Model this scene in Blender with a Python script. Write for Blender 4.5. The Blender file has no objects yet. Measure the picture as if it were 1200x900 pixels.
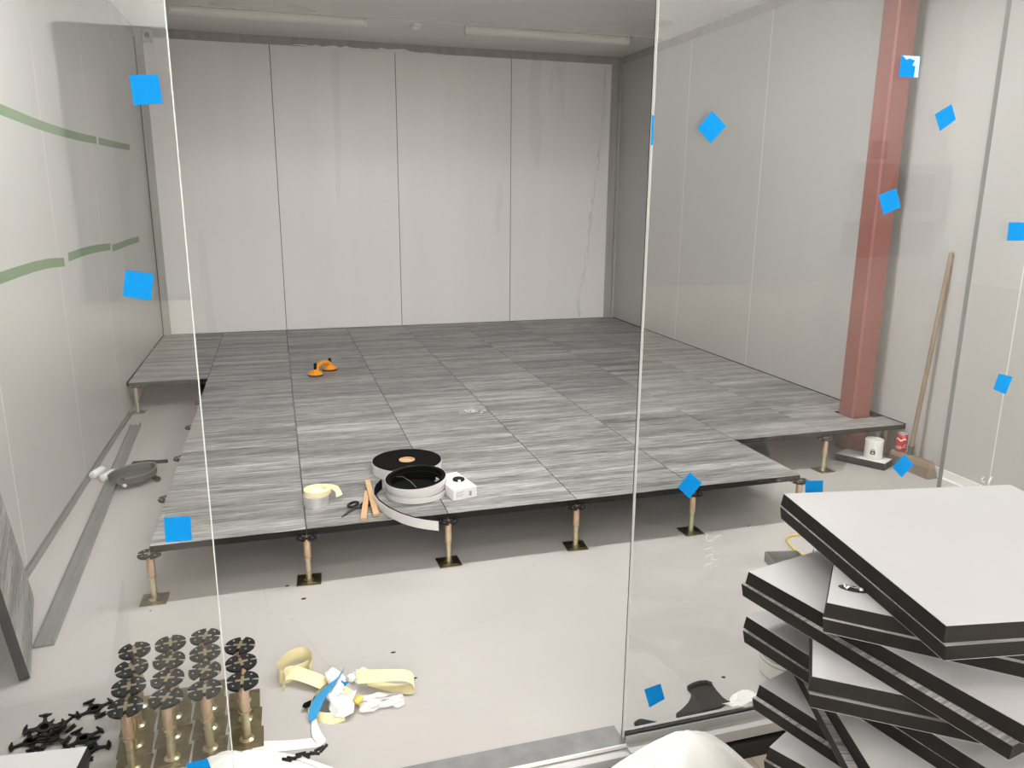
import bpy, bmesh, math, random
from mathutils import Vector, Matrix

# ------------------------------------------------------------------ camera, world, light, exposure
SC = bpy.context.scene
COL = SC.collection
CAM_C = Vector((0.5507, -3.1076, 1.5849))
YAW, PITCH, ROLL, FPX = .2923, .2385, -.0074, 911.62
_f = Vector((math.sin(YAW)*math.cos(PITCH), math.cos(YAW)*math.cos(PITCH), -math.sin(PITCH)))
_r0 = Vector((math.cos(YAW), -math.sin(YAW), 0))
_d0 = _f.cross(_r0)
_r = _r0*math.cos(ROLL) + _d0*math.sin(ROLL)
_d = -_r0*math.sin(ROLL) + _d0*math.cos(ROLL)
cam_data = bpy.data.cameras.new('camera')
cam = bpy.data.objects.new('camera', cam_data)
COL.objects.link(cam)
cam_data.sensor_width = 36
cam_data.lens = FPX/1200*36
cam_data.clip_start = .02
cam.matrix_world = Matrix.Translation(CAM_C) @ Matrix((_r, -_d, -_f)).transposed().to_4x4()
SC.camera = cam

SC.view_settings.view_transform = 'Standard'
SC.view_settings.look = 'None'
SC.view_settings.gamma = 1
SC.view_settings.use_curve_mapping = False
SC.view_settings.exposure = 0.0

world = bpy.data.worlds.new('world')
SC.world = world
world.use_nodes = True
world.node_tree.nodes['Background'].inputs[0].default_value = (.9, .95, 1, 1)
world.node_tree.nodes['Background'].inputs[1].default_value = .03

LAMP_COL = (1.0, .988, .978)
ROW_POWER = [45.0, 70.0, 140.0]          # lamps of each row of the hall, front to rear
HALL_LAMPS = [(x, -2.7, 0) for x in (-.6, 1.9, 4.4)] + [(x, -7.2, 1) for x in (-.2, 1.2, 2.6)] + [(x, -12.3, 2) for x in (-.3, 1.2, 2.7, 4.0)]
ADDED_WASH_POWER = 260.0                         # washers added to brighten the hall's rear wall
ROOM_POWER = 47.0                          # the lit battens of the room, above the front of the raised floor
ROOM_LAMPS = [(.80, .35), (2.50, .35)]

# ------------------------------------------------------------------ geometry of the place
ZT = .2327                # top of the raised floor
TILE = .6
ROW = .595
XL, XR, YB, ZC = -.556, 4.198, 5.04, 3.011
YG = -1.28                # glass wall
HALL_Z = -.1
HALL_TOP = 5.3
HALL_BACK = -13.0

def ray(u, v):
    return _r*((u-600)/FPX) + _d*((v-450)/FPX) + _f
def at_z(u, v, z=0.):     # a point of the picture put on a horizontal plane of the place
    q = ray(u, v); return CAM_C + q*((z-CAM_C.z)/q.z)
def at_y(u, v, y):
    q = ray(u, v); return CAM_C + q*((y-CAM_C.y)/q.y)
def at_x(u, v, x):
    q = ray(u, v); return CAM_C + q*((x-CAM_C.x)/q.x)

# ------------------------------------------------------------------ materials
MATS = {}
def mat(name, color=(.5, .5, .5), rough=.5, metal=0., spec=.5, build=None):
    if name in MATS: return MATS[name]
    m = bpy.data.materials.new(name); m.use_nodes = True
    nt = m.node_tree; b = nt.nodes['Principled BSDF']
    b.inputs['Base Color'].default_value = (*color, 1)
    b.inputs['Roughness'].default_value = rough
    b.inputs['Metallic'].default_value = metal
    b.inputs['Specular IOR Level'].default_value = spec
    if build: build(nt, b)
    MATS[name] = m
    return m
def nd(nt, typ, **kw):
    n = nt.nodes.new(typ)
    for k, v in kw.items():
        if k in n.inputs.keys() if isinstance(k, str) else False: n.inputs[k].default_value = v
        else: setattr(n, k, v)
    return n
def ramp(nt, fac, stops):
    r = nt.nodes.new('ShaderNodeValToRGB'); e = r.color_ramp.elements
    while len(e) < len(stops): e.new(.5)
    for q, (p, c) in zip(e, stops):
        q.position = p; q.color = (*c, 1) if len(c) == 3 else c
    nt.links.new(fac, r.inputs[0]); return r.outputs[0]
def coords(nt, scale, rnd=False):
    tc = nt.nodes.new('ShaderNodeTexCoord'); mp = nt.nodes.new('ShaderNodeMapping')
    mp.inputs['Scale'].default_value = scale
    nt.links.new(tc.outputs['Object'], mp.inputs['Vector'])
    if rnd:
        oi = nt.nodes.new('ShaderNodeObjectInfo'); mu = nt.nodes.new('ShaderNodeMath'); mu.operation = 'MULTIPLY'
        mu.inputs[1].default_value = 57.; nt.links.new(oi.outputs['Random'], mu.inputs[0])
        cb = nt.nodes.new('ShaderNodeCombineXYZ')
        for k in range(3): nt.links.new(mu.outputs[0], cb.inputs[k])
        nt.links.new(cb.outputs[0], mp.inputs['Location'])
        return mp.outputs[0], oi.outputs['Random']
    return mp.outputs[0]
def noise(nt, vec, scale, detail=4, rough=.55, dist=0.):
    n = nt.nodes.new('ShaderNodeTexNoise'); nt.links.new(vec, n.inputs['Vector'])
    n.inputs['Scale'].default_value = scale; n.inputs['Detail'].default_value = detail
    n.inputs['Roughness'].default_value = rough; n.inputs['Distortion'].default_value = dist
    return n.outputs['Fac']
def mixc(nt, fac, a, b, mode='MIX'):
    m = nt.nodes.new('ShaderNodeMix'); m.data_type = 'RGBA'; m.blend_type = mode
    for s, v in ((m.inputs['Factor'], fac), (m.inputs['A'], a), (m.inputs['B'], b)):
        pass
    for idx, v in ((0, fac), (6, a), (7, b)):
        if hasattr(v, 'node'): nt.links.new(v, m.inputs[idx])
        elif isinstance(v, (int, float)): m.inputs[idx].default_value = v
        else: m.inputs[idx].default_value = (*v, 1)
    return m.outputs[2]
def varied(c1, c2, scale=(1, 1, 1), ns=6., lo=.35, hi=.65, bump=0., rrange=None):
    def f(nt, b):
        v = coords(nt, scale); n = noise(nt, v, ns)
        nt.links.new(ramp(nt, n, [(lo, c1), (hi, c2)]), b.inputs['Base Color'])
        if bump:
            bp = nt.nodes.new('ShaderNodeBump'); bp.inputs['Strength'].default_value = bump
            bp.inputs['Distance'].default_value = .002
            nt.links.new(n, bp.inputs['Height']); nt.links.new(bp.outputs[0], b.inputs['Normal'])
        if rrange:
            n2 = noise(nt, v, ns*.6, 3)
            nt.links.new(ramp(nt, n2, [(.3, (rrange[0],)*3), (.7, (rrange[1],)*3)]), b.inputs['Roughness'])
    return f

mat('wall_paint_lit', build=varied((.82, .80, .787), (.85, .83, .817), (4, 4, .3), 1.5, .3, .7, 0, (.26, .34)))  # back wall panels, colour raised for the stronger light they catch
mat('wall_paint_shaded', build=varied((.50, .495, .485), (.52, .515, .505), (2, 2, .3), 1.5, .3, .7, 0, (.30, .36)))  # same panels as the back wall, weaker light painted in as darker colour
mat('seam_dark', (.16, .15, .145), .7)
mat('seam_pale', (.86, .85, .83), .5)
mat('ceiling_paint', build=varied((.84, .825, .79), (.88, .865, .83), (1, 1, 1), 1.2, .3, .7, 0, (.25, .4)))
mat('flashing', build=varied((.36, .35, .33), (.43, .42, .40), (6, 6, .5), 3., .3, .7, 0, (.35, .5)))
mat('hall_white', (.80, .79, .77), .75)
mat('hall_ceiling', (.80, .79, .77), .8)
mat('door_dark', (.30, .295, .28), .6)
mat('door_grey', (.42, .41, .39), .6)
mat('box_grey', (.40, .395, .385), .5)
mat('box_window', (.05, .05, .05), .3)

def floor_build(nt, b):
    v = coords(nt, (1, 1, 1))
    n = noise(nt, v, 1.3, 5, .6)
    base = ramp(nt, n, [(.3, (.465, .445, .428)), (.7, (.51, .488, .472))])
    sp = noise(nt, v, 46., 2, .5)
    spm = ramp(nt, sp, [(.745, (0, 0, 0)), (.775, (1, 1, 1))])
    c = mixc(nt, spm, base, (.33, .30, .28))
    sm = noise(nt, v, 4.2, 6, .7, 1.2)
    smm = ramp(nt, sm, [(.66, (0, 0, 0)), (.80, (.35, .35, .35))])
    c = mixc(nt, smm, c, (.40, .37, .35))
    # hairline cracks in the screed: noisy lines between two points
    tc = nt.nodes.new('ShaderNodeTexCoord')
    wob = nt.nodes.new('ShaderNodeTexNoise'); wob.inputs['Scale'].default_value = 4.; wob.inputs['Detail'].default_value = 5
    nt.links.new(tc.outputs['Object'], wob.inputs['Vector'])
    ws = nt.nodes.new('ShaderNodeVectorMath'); ws.operation = 'MULTIPLY_ADD'
    ws.inputs[1].default_value = (.05, .05, 0); ws.inputs[2].default_value = (-.025, -.025, 0)
    nt.links.new(wob.outputs['Color'], ws.inputs[0])
    pv = nt.nodes.new('ShaderNodeVectorMath'); pv.operation = 'ADD'
    nt.links.new(tc.outputs['Object'], pv.inputs[0]); nt.links.new(ws.outputs[0], pv.inputs[1])
    for (u0, v0), (u1, v1) in CRACKS:
        a, e = at_z(u0, v0), at_z(u1, v1); d = (e-a); L = d.length; d /= L
        nrm = Vector((-d.y, d.x, 0))
        def dot(vec, off):
            q = nt.nodes.new('ShaderNodeVectorMath'); q.operation = 'DOT_PRODUCT'
            nt.links.new(pv.outputs[0], q.inputs[0]); q.inputs[1].default_value = vec
            s = nt.nodes.new('ShaderNodeMath'); s.operation = 'SUBTRACT'
            nt.links.new(q.outputs['Value'], s.inputs[0]); s.inputs[1].default_value = off
            return s.outputs[0]
        dn = dot(nrm, a.dot(nrm)); dt = dot(d, a.dot(d))
        ab = nt.nodes.new('ShaderNodeMath'); ab.operation = 'ABSOLUTE'; nt.links.new(dn, ab.inputs[0])
        lt = nt.nodes.new('ShaderNodeMath'); lt.operation = 'LESS_THAN'; lt.inputs[1].default_value = .0013
        nt.links.new(ab.outputs[0], lt.inputs[0])
        g = nt.nodes.new('ShaderNodeMath'); g.operation = 'GREATER_THAN'; g.inputs[1].default_value = 0
        nt.links.new(dt, g.inputs[0])
        l2 = nt.nodes.new('ShaderNodeMath'); l2.operation = 'LESS_THAN'; l2.inputs[1].default_value = L
        nt.links.new(dt, l2.inputs[0])
        m1 = nt.nodes.new('ShaderNodeMath'); m1.operation = 'MULTIPLY'
        nt.links.new(lt.outputs[0], m1.inputs[0]); nt.links.new(g.outputs[0], m1.inputs[1])
        m2 = nt.nodes.new('ShaderNodeMath'); m2.operation = 'MULTIPLY'
        nt.links.new(m1.outputs[0], m2.inputs[0]); nt.links.new(l2.outputs[0], m2.inputs[1])
        m3 = nt.nodes.new('ShaderNodeMath'); m3.operation = 'MULTIPLY'; m3.inputs[1].default_value = .30
        nt.links.new(m2.outputs[0], m3.inputs[0])
        c = mixc(nt, m3.outputs[0], c, (.30, .27, .25))
    nt.links.new(c, b.inputs['Base Color'])
    nt.links.new(ramp(nt, n, [(.3, (.28,)*3), (.7, (.42,)*3)]), b.inputs['Roughness'])
CRACKS = [((340, 725), (388, 782)), ((312, 666), (312, 712)), ((388, 782), (520, 745)), ((520, 745), (602, 715)),
          ((640, 690), (735, 772)), ((735, 772), (765, 805)), ((300, 712), (345, 728))]
mat('screed', build=floor_build)

def plank_build(nt, b):
    v = coords(nt, (1, 1, 1))
    br = nt.nodes.new('ShaderNodeTexBrick'); nt.links.new(v, br.inputs['Vector'])
    br.inputs['Color1'].default_value = (.62, .56, .49, 1); br.inputs['Color2'].default_value = (.56, .50, .43, 1)
    br.inputs['Mortar'].default_value = (.35, .30, .25, 1)
    br.inputs['Scale'].default_value = 1.; br.inputs['Mortar Size'].default_value = .002
    br.inputs['Brick Width'].default_value = .12; br.inputs['Row Height'].default_value = .9
    nt.links.new(br.outputs['Color'], b.inputs['Base Color'])
mat('planks', rough=.5, build=plank_build)

def laminate_build(nt, b):
    v, rnd = coords(nt, (1.3, 24, 1), True)
    n1 = noise(nt, v, 3.0, 7, .66, 1.3)
    v2 = coords(nt, (3.6, 85, 1), True)[0]
    n2 = noise(nt, v2, 2.2, 6, .68, .8)
    v3 = coords(nt, (.35, 5, 1), True)[0]
    n3 = noise(nt, v3, 2.2, 3, .5, .4)
    mx = nt.nodes.new('ShaderNodeMath'); mx.operation = 'ADD'
    s1 = nt.nodes.new('ShaderNodeMath'); s1.operation = 'MULTIPLY'; s1.inputs[1].default_value = .50; nt.links.new(n1, s1.inputs[0])
    s2 = nt.nodes.new('ShaderNodeMath'); s2.operation = 'MULTIPLY'; s2.inputs[1].default_value = .30; nt.links.new(n2, s2.inputs[0])
    s3 = nt.nodes.new('ShaderNodeMath'); s3.operation = 'MULTIPLY_ADD'; s3.inputs[1].default_value = .28
    nt.links.new(n3, s3.inputs[0]); nt.links.new(s1.outputs[0], s3.inputs[2])
    nt.links.new(s3.outputs[0], mx.inputs[0]); nt.links.new(s2.outputs[0], mx.inputs[1])
    col = ramp(nt, mx.outputs[0], [(.36, (.05, .049, .047)), (.46, (.13, .128, .124)), (.53, (.24, .237, .23)),
                                   (.60, (.40, .395, .385)), (.70, (.62, .612, .60))])
    tone = nt.nodes.new('ShaderNodeMapRange'); tone.inputs[3].default_value = .88; tone.inputs[4].default_value = 1.12
    nt.links.new(rnd, tone.inputs[0])
    cb = nt.nodes.new('ShaderNodeCombineColor')
    for k in range(3): nt.links.new(tone.outputs[0], cb.inputs[k])
    nt.links.new(mixc(nt, 1., col, cb.outputs[0], 'MULTIPLY'), b.inputs['Base Color'])
mat('laminate', rough=.45, spec=.3, build=laminate_build)
mat('edge_black', (.012, .011, .010), .6, 0, .25)
mat('steel_sheet', build=varied((.485, .485, .49), (.515, .515, .52), (1, 1, 1), 2.5, .3, .7, 0, (.34, .44)), metal=.1)
mat('black_plastic', (.010, .010, .010), .45, 0, .35)
mat('rubber', (.013, .012, .011), .65, 0, .25)
def zinc_build(nt, b):
    v = coords(nt, (1, 1, 1), True)[0]; n = noise(nt, v, 22., 3, .6, .8)
    nt.links.new(ramp(nt, n, [(.32, (.52, .46, .30)), (.48, (.66, .60, .42)), (.58, (.60, .50, .34)), (.68, (.56, .58, .44))]), b.inputs['Base Color'])
mat('zinc', rough=.30, metal=.9, build=zinc_build)
def copper_build(nt, b):
    v = coords(nt, (1, 1, .4), True)[0]; n = noise(nt, v, 30., 3, .6, .8)
    nt.links.new(ramp(nt, n, [(.35, (.68, .52, .30)), (.5, (.62, .42, .34)), (.65, (.70, .60, .36))]), b.inputs['Base Color'])
mat('copper_zinc', rough=.34, metal=.75, build=copper_build)
mat('zinc_plate', rough=.34, metal=.9, build=lambda nt, b: nt.links.new(
    ramp(nt, noise(nt, coords(nt, (1, 1, 1), True)[0], 14., 3, .6, .9), [(.3, (.20, .17, .10)), (.5, (.33, .28, .17)), (.62, (.26, .25, .16)), (.72, (.34, .24, .18))]), b.inputs['Base Color']))
mat('bright_metal', (.78, .77, .75), .3, .9)
mat('galvanised', build=varied((.20, .205, .205), (.27, .275, .27), (1, 1, 1), 16., .3, .7, 0, (.35, .5)), metal=.4)
mat('aluminium', build=varied((.50, .50, .49), (.53, .53, .52), (1, 1, 1), 3., .3, .7, 0, (.3, .42)), metal=.5)
mat('profile_grey', build=varied((.24, .24, .23), (.30, .30, .29), (1, 1, 1), 5., .3, .7, 0, (.3, .45)), metal=.3)
mat('dark_metal', (.10, .10, .10), .4, .5)
mat('white_plastic', (.80, .79, .77), .4)
mat('fixture_white', (.85, .84, .81), .4)
mat('fixture_diffuser', (.82, .81, .77), .35)
mat('tape_blue', (.001, .225, .60), .7, 0, .12)
mat('tape_cyan', (.04, .33, .66), .5)
mat('tape_blue_pale', (.45, .62, .88), .55)
mat('tape_green', build=varied((.13, .22, .10), (.16, .27, .125), (1, 4, 4), 9., .3, .7))
mat('column_paint', build=varied((.25, .088, .072), (.28, .10, .082), (1, 1, .4), 5., .3, .7, 0, (.45, .6)))
mat('film_clear', (.80, .79, .77), .25)
mat('cream_paper', build=varied((.80, .73, .42), (.84, .77, .48), (1, 1, 1), 8., .3, .7))
mat('paper_white', build=varied((.82, .82, .81), (.88, .88, .87), (1, 1, 1), 18., .3, .7, .6))
mat('plastic_bag', build=varied((.86, .86, .84), (.90, .90, .88), (1, 1, 1), 9., .3, .7, .8, (.35, .55)))
mat('foam_black', (.006, .006, .006), .9, 0, .08)
mat('liner_white', (.70, .68, .68), .5)
mat('kraft', (.58, .38, .22), .8)
mat('wood', build=varied((.50, .32, .16), (.60, .41, .22), (1, 14, 14), 9., .3, .7), rough=.6)
mat('broom_wood', build=varied((.23, .165, .115), (.31, .225, .16), (14, 14, 1), 4., .3, .7), rough=.7)
mat('bristle', build=varied((.16, .12, .09), (.26, .20, .16), (40, 40, 2), 8., .3, .7, 1.), rough=.9)
mat('duct_silver', (.66, .65, .64), .32, .55)
mat('orange_plastic', (.86, .33, .02), .35)
mat('can_red', (.52, .03, .035), .3, .3)
mat('ink_white', (.86, .84, .82), .5)
mat('ink_black', (.03, .03, .03), .6)
mat('ink_grey', (.36, .36, .37), .6)
mat('card_white', (.80, .79, .79), .6)
mat('dustpan_grey', (.075, .08, .078), .45)
mat('glass_edge_light', (.70, .72, .70), .3)
mat('glass_edge_grey', (.30, .30, .30), .4)
mat('gasket', (.015, .015, .015), .6)
mat('yellow_cable', (.62, .47, .12), .45)
mat('yellow_scrap', (.85, .62, .13), .6)
mat('chalk', (.80, .80, .79), .8)
mat('dirt', (.05, .045, .04), .9)
mat('plaster', (.72, .71, .69), .9)

def glass_material():
    m = bpy.data.materials.new('clear_glass'); m.use_nodes = True; nt = m.node_tree
    nt.nodes.remove(nt.nodes['Principled BSDF'])
    out = nt.nodes['Material Output']
    t = nt.nodes.new('ShaderNodeBsdfTransparent'); t.inputs[0].default_value = (.965, .975, .968, 1)
    g = nt.nodes.new('ShaderNodeBsdfGlossy'); g.inputs['Roughness'].default_value = .0
    ge = nt.nodes.new('ShaderNodeNewGeometry')
    dp = nt.nodes.new('ShaderNodeVectorMath'); dp.operation = 'DOT_PRODUCT'
    nt.links.new(ge.outputs['Normal'], dp.inputs[0]); nt.links.new(ge.outputs['Incoming'], dp.inputs[1])
    ab = nt.nodes.new('ShaderNodeMath'); ab.operation = 'ABSOLUTE'; nt.links.new(dp.outputs['Value'], ab.inputs[0])
    om = nt.nodes.new('ShaderNodeMath'); om.operation = 'SUBTRACT'; om.inputs[0].default_value = 1; nt.links.new(ab.outputs[0], om.inputs[1])
    pw = nt.nodes.new('ShaderNodeMath'); pw.operation = 'POWER'; pw.inputs[1].default_value = 5; nt.links.new(om.outputs[0], pw.inputs[0])
    ma = nt.nodes.new('ShaderNodeMath'); ma.operation = 'MULTIPLY_ADD'; ma.inputs[1].default_value = .957; ma.inputs[2].default_value = .043
    nt.links.new(pw.outputs[0], ma.inputs[0])
    mx = nt.nodes.new('ShaderNodeMixShader')
    nt.links.new(ma.outputs[0], mx.inputs[0]); nt.links.new(t.outputs[0], mx.inputs[1]); nt.links.new(g.outputs[0], mx.inputs[2])
    nt.links.new(mx.outputs[0], out.inputs[0])
    MATS['glass'] = m
glass_material()
def film_material():
    m = bpy.data.materials.new('film'); m.use_nodes = True; nt = m.node_tree
    b = nt.nodes['Principled BSDF']; b.inputs['Base Color'].default_value = (.95, .95, .95, 1); b.inputs['Roughness'].default_value = .35; b.inputs['Transmission Weight'].default_value = .0
    t = nt.nodes.new('ShaderNodeBsdfTransparent'); mx = nt.nodes.new('ShaderNodeMixShader'); mx.inputs[0].default_value = .5
    nt.links.new(t.outputs[0], mx.inputs[1]); nt.links.new(b.outputs[0], mx.inputs[2])
    nt.links.new(mx.outputs[0], nt.nodes['Material Output'].inputs[0])
    MATS['film'] = m
film_material()

# ------------------------------------------------------------------ helpers
def lathe_pts(r, z, n, c=(0, 0)):
    return [(c[0]+r*math.cos(2*math.pi*k/n), c[1]+r*math.sin(2*math.pi*k/n), z) for k in range(n)]
class MB:
    """collects shapes and links them as ONE mesh object"""
    def __init__(s): s.v, s.f, s.mi = [], [], []
    def add(s, vs, fs, mi=0):
        o = len(s.v); s.v += [tuple(p) for p in vs]
        for q in fs: s.f.append([o+i for i in q]); s.mi.append(mi)
        return s
    def box(s, x0, y0, z0, x1, y1, z1, mi=0):
        return s.add([(x0, y0, z0), (x1, y0, z0), (x1, y1, z0), (x0, y1, z0), (x0, y0, z1), (x1, y0, z1), (x1, y1, z1), (x0, y1, z1)],
                     [(0, 3, 2, 1), (4, 5, 6, 7), (0, 1, 5, 4), (1, 2, 6, 5), (2, 3, 7, 6), (3, 0, 4, 7)], mi)
    def frustum(s, x0, y0, x1, y1, z0, z1, inb, intop, mi=0):
        a, b = inb, intop
        return s.add([(x0+a, y0+a, z0), (x1-a, y0+a, z0), (x1-a, y1-a, z0), (x0+a, y1-a, z0), (x0+b, y0+b, z1), (x1-b, y0+b, z1), (x1-b, y1-b, z1), (x0+b, y1-b, z1)],
                     [(0, 3, 2, 1), (4, 5, 6, 7), (0, 1, 5, 4), (1, 2, 6, 5), (2, 3, 7, 6), (3, 0, 4, 7)], mi)
    def prism(s, pts, z0, z1, mi=0):
        n = len(pts)
        vs = [(p[0], p[1], z0) for p in pts] + [(p[0], p[1], z1) for p in pts]
        return s.add(vs, [tuple(range(n-1, -1, -1)), tuple(range(n, 2*n))] + [(i, (i+1) % n, n+(i+1) % n, n+i) for i in range(n)], mi)
    def lathe(s, prof, n=24, c=(0, 0), mi=0, cap0=True, cap1=True, close=False):
        vs = []
        for r, z in prof: vs += lathe_pts(max(r, 1e-4), z, n, c)
        fs = []; m = len(prof)
        for j in range(m if close else m-1):
            j2 = (j+1) % m
            for k in range(n): fs.append((j*n+k, j*n+(k+1) % n, j2*n+(k+1) % n, j2*n+k))
        if not close:
            if cap0: fs.append(tuple(range(n-1, -1, -1)))
            if cap1: fs.append(tuple((m-1)*n+k for k in range(n)))
        return s.add(vs, fs, mi)
    def tube(s, pts, r, n=10, mi=0, rad=None):
        pts = [Vector(p) for p in pts]; vs, fs = [], []
        up = None
        for i, p in enumerate(pts):
            t = (pts[min(i+1, len(pts)-1)]-pts[max(i-1, 0)]).normalized()
            if up is None:
                up = Vector((0, 0, 1)) if abs(t.z) < .9 else Vector((1, 0, 0))
            a = (up - t*up.dot(t)).normalized(); b = t.cross(a); up = a
            rr = rad[i] if rad else r
            for k in range(n):
                an = 2*math.pi*k/n; vs.append(p + (a*math.cos(an)+b*math.sin(an))*rr)
        for i in range(len(pts)-1):
            for k in range(n): fs.append((i*n+k, i*n+(k+1) % n, (i+1)*n+(k+1) % n, (i+1)*n+k))
        fs += [tuple(range(n-1, -1, -1)), tuple((len(pts)-1)*n+k for k in range(n))]
        return s.add(vs, fs, mi)
    def ribbon(s, pts, widths, th=.0008, mi=0):
        """a strip with real thickness: pts = centre points, widths = half-width vectors"""
        pts = [Vector(p) for p in pts]; ws = [Vector(w) for w in (widths if isinstance(widths, list) else [widths]*len(pts))]
        vs, fs = [], []
        for i, p in enumerate(pts):
            t = (pts[min(i+1, len(pts)-1)]-pts[max(i-1, 0)]).normalized()
            nrm = t.cross(ws[i]).normalized()*th*.5
            vs += [p-ws[i]-nrm, p+ws[i]-nrm, p+ws[i]+nrm, p-ws[i]+nrm]
        for i in range(len(pts)-1):
            for k in range(4): fs.append((i*4+k, i*4+(k+1) % 4, i*4+4+(k+1) % 4, i*4+4+k))
        fs += [(3, 2, 1, 0), tuple(4*(len(pts)-1)+k for k in range(4))]
        return s.add(vs, fs, mi)
    def xform(s, M):
        s.v = [tuple(M @ Vector(p)) for p in s.v]; return s
    def build(s, name, mats, parent=None, smooth=False, bevel=0., loc=None, rot=None):
        me = bpy.data.meshes.new(name); me.from_pydata(s.v, [], s.f); me.update()
        for m in (mats if isinstance(mats, (list, tuple)) else [mats]): me.materials.append(MATS[m])
        for p, i in zip(me.polygons, s.mi): p.material_index = i
        bm = bmesh.new(); bm.from_mesh(me); bmesh.ops.recalc_face_normals(bm, faces=bm.faces)
        if bevel:
            bmesh.ops.bevel(bm, geom=list(bm.edges), offset=bevel, segments=1, affect='EDGES', clamp_overlap=True)
        bm.to_mesh(me); bm.free()
        o = bpy.data.objects.new(name, me); COL.objects.link(o)
        if smooth:
            me.shade_smooth()
            try: me.set_sharp_from_angle(angle=math.radians(40))
            except Exception: pass
        if parent: o.parent = parent
        if loc is not None: o.location = loc
        if rot is not None: o.rotation_euler = rot
        return o
def tag(o, label, cat, group=None, kind=None):
    o['label'] = label; o['category'] = cat
    if group: o['group'] = group
    o['kind'] = kind or 'thing'
    return o
def struct(o): o['kind'] = 'structure'; return o
def thing(name, label, cat, loc=(0, 0, 0), rotz=0., group=None):
    o = bpy.data.objects.new(name, None); COL.objects.link(o); o.empty_display_size = .05
    o.location = loc; o.rotation_euler = (0, 0, rotz)
    return tag(o, label, cat, group)
def copy_tree(o, parent=None):
    c = o.copy(); COL.objects.link(c)
    if parent: c.parent = parent
    for ch in list(o.children): copy_tree(ch, c)
    return c
def R(d): return math.radians(d)
def text_mesh(body, size, name='t'):
    cu = bpy.data.curves.new(name, 'FONT'); cu.body = body; cu.size = size; cu.align_x = 'CENTER'; cu.align_y = 'CENTER'
    cu.extrude = .0001; cu.resolution_u = 3
    o = bpy.data.objects.new(name, cu); COL.objects.link(o)
    dg = bpy.context.evaluated_depsgraph_get()
    me = bpy.data.meshes.new_from_object(o.evaluated_get(dg))
    vs = [tuple(v.co) for v in me.vertices]; fs = [tuple(p.vertices) for p in me.polygons]
    bpy.data.objects.remove(o); bpy.data.curves.remove(cu); bpy.data.meshes.remove(me)
    return vs, fs
ORD = ['first', 'second', 'third', 'fourth', 'fifth', 'sixth', 'seventh', 'eighth', 'ninth', 'tenth', 'eleventh', 'twelfth',
       'thirteenth', 'fourteenth', 'fifteenth', 'sixteenth', 'seventeenth', 'eighteenth', 'nineteenth', 'twentieth']
rng = random.Random(7)

# ------------------------------------------------------------------ the setting: room
struct(MB().box(XL-.1, -1.30, HALL_Z, XR+.1, YB+.1, 0).build('floor', 'screed'))
def panel_wall(name, axis, fixed, out, breaks, z0, z1, m, seam, gap=.004):
    """insulated panels side by side with narrow joints over a backing"""
    mb = MB()
    lo, hi = breaks[0], breaks[-1]
    th = .08*out; bk = .004 if seam == 'seam_dark' else -.0005
    if axis == 'x':
        mb.box(lo, min(fixed+bk*out, fixed+th), z0, hi, max(fixed+bk*out, fixed+th), z1, 1)
        for a, b in zip(breaks[:-1], breaks[1:]): mb.box(a+gap/2, min(fixed, fixed+.02*out), z0, b-gap/2, max(fixed, fixed+.02*out), z1)
    else:
        mb.box(min(fixed+bk*out, fixed+th), lo, z0, max(fixed+bk*out, fixed+th), hi, z1, 1)
        for a, b in zip(breaks[:-1], breaks[1:]): mb.box(min(fixed+(-.0009 if bk < 0 else 0)*out, fixed+.02*out), a+gap/2, z0, max(fixed+(-.0009 if bk < 0 else 0)*out, fixed+.02*out), b-gap/2, z1)
    return struct(mb.build(name, [m, seam]))
panel_wall('wall_back', 'x', YB, 1, [XL, .605, 1.781, 2.972, XR], 0, ZC, 'wall_paint_lit', 'seam_dark', .007)
panel_wall('wall_left', 'y', XL, -1, [-1.30, -.73, .419, 1.56, 2.70, 3.79, YB+.08], 0, ZC, 'wall_paint_shaded', 'seam_pale', .007)
panel_wall('wall_right', 'y', XR, 1, [-1.30, -.03, 1.16, 2.345, 3.55, YB+.08], 0, ZC, 'wall_paint_shaded', 'seam_pale', .006)
struct(MB().box(XL-.1, -1.30, ZC, XR+.1, YB+.1, ZC+.08).build('ceiling', 'ceiling_paint'))
struct(MB().box(XL, 3.955, ZC-.004, XR, 3.972, ZC).build('trim_1', 'fixture_white'))                      # ceiling joint cover
struct(MB().box(XL, YB-.004, ZC-.075, XR, YB, ZC).build('trim_2', 'flashing'))                             # flashing at the top of the back wall
struct(MB().box(XL, YB-.004, 0, XL+.075, YB, ZC-.075).build('trim_3', 'flashing'))
struct(MB().box(XR-.115, YB-.004, 0, XR-.03, YB, ZC-.075).box(XR-.03, YB-.03, 0, XR, YB, ZC-.075).build('trim_4', ['flashing']))
struct(MB().box(XR-.004, YG, ZC-.075, XR, YB, ZC).build('trim_5', 'flashing'))
struct(MB().box(XL, YG, ZC-.075, XL+.004, YB, ZC).build('trim_6', 'flashing'))
struct(MB().box(XL, -1.2, 0, XL+.022, 2.95, .012).box(XL, -1.2, .012, XL+.004, 2.95, .028).build('baseboard_left', 'profile_grey'))
struct(MB().box(XR-.012, -1.2, 0, XR, .58, .05).box(XR-.035, -1.2, 0, XR-.012, .58, .006).build('baseboard_right', 'white_plastic'))
struct(MB().box(XL, YB-.012, ZT, XL+.009, YB-.004, ZC-.075).build('trim_18', 'gasket'))
# black foam strips where the raised floor meets the walls
struct(MB().box(XL, 2.975, ZT-.03, XL+.012, YB-.004, ZT+.003).build('trim_7', 'foam_black'))
struct(MB().box(XR-.010, .595, ZT-.03, XR, YB-.03, ZT+.003).build('trim_8', 'foam_black'))
struct(MB().box(XL+.075, YB-.007, ZT-.03, XR-.115, YB-.004, ZT+.002).build('trim_9', 'foam_black'))

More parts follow.
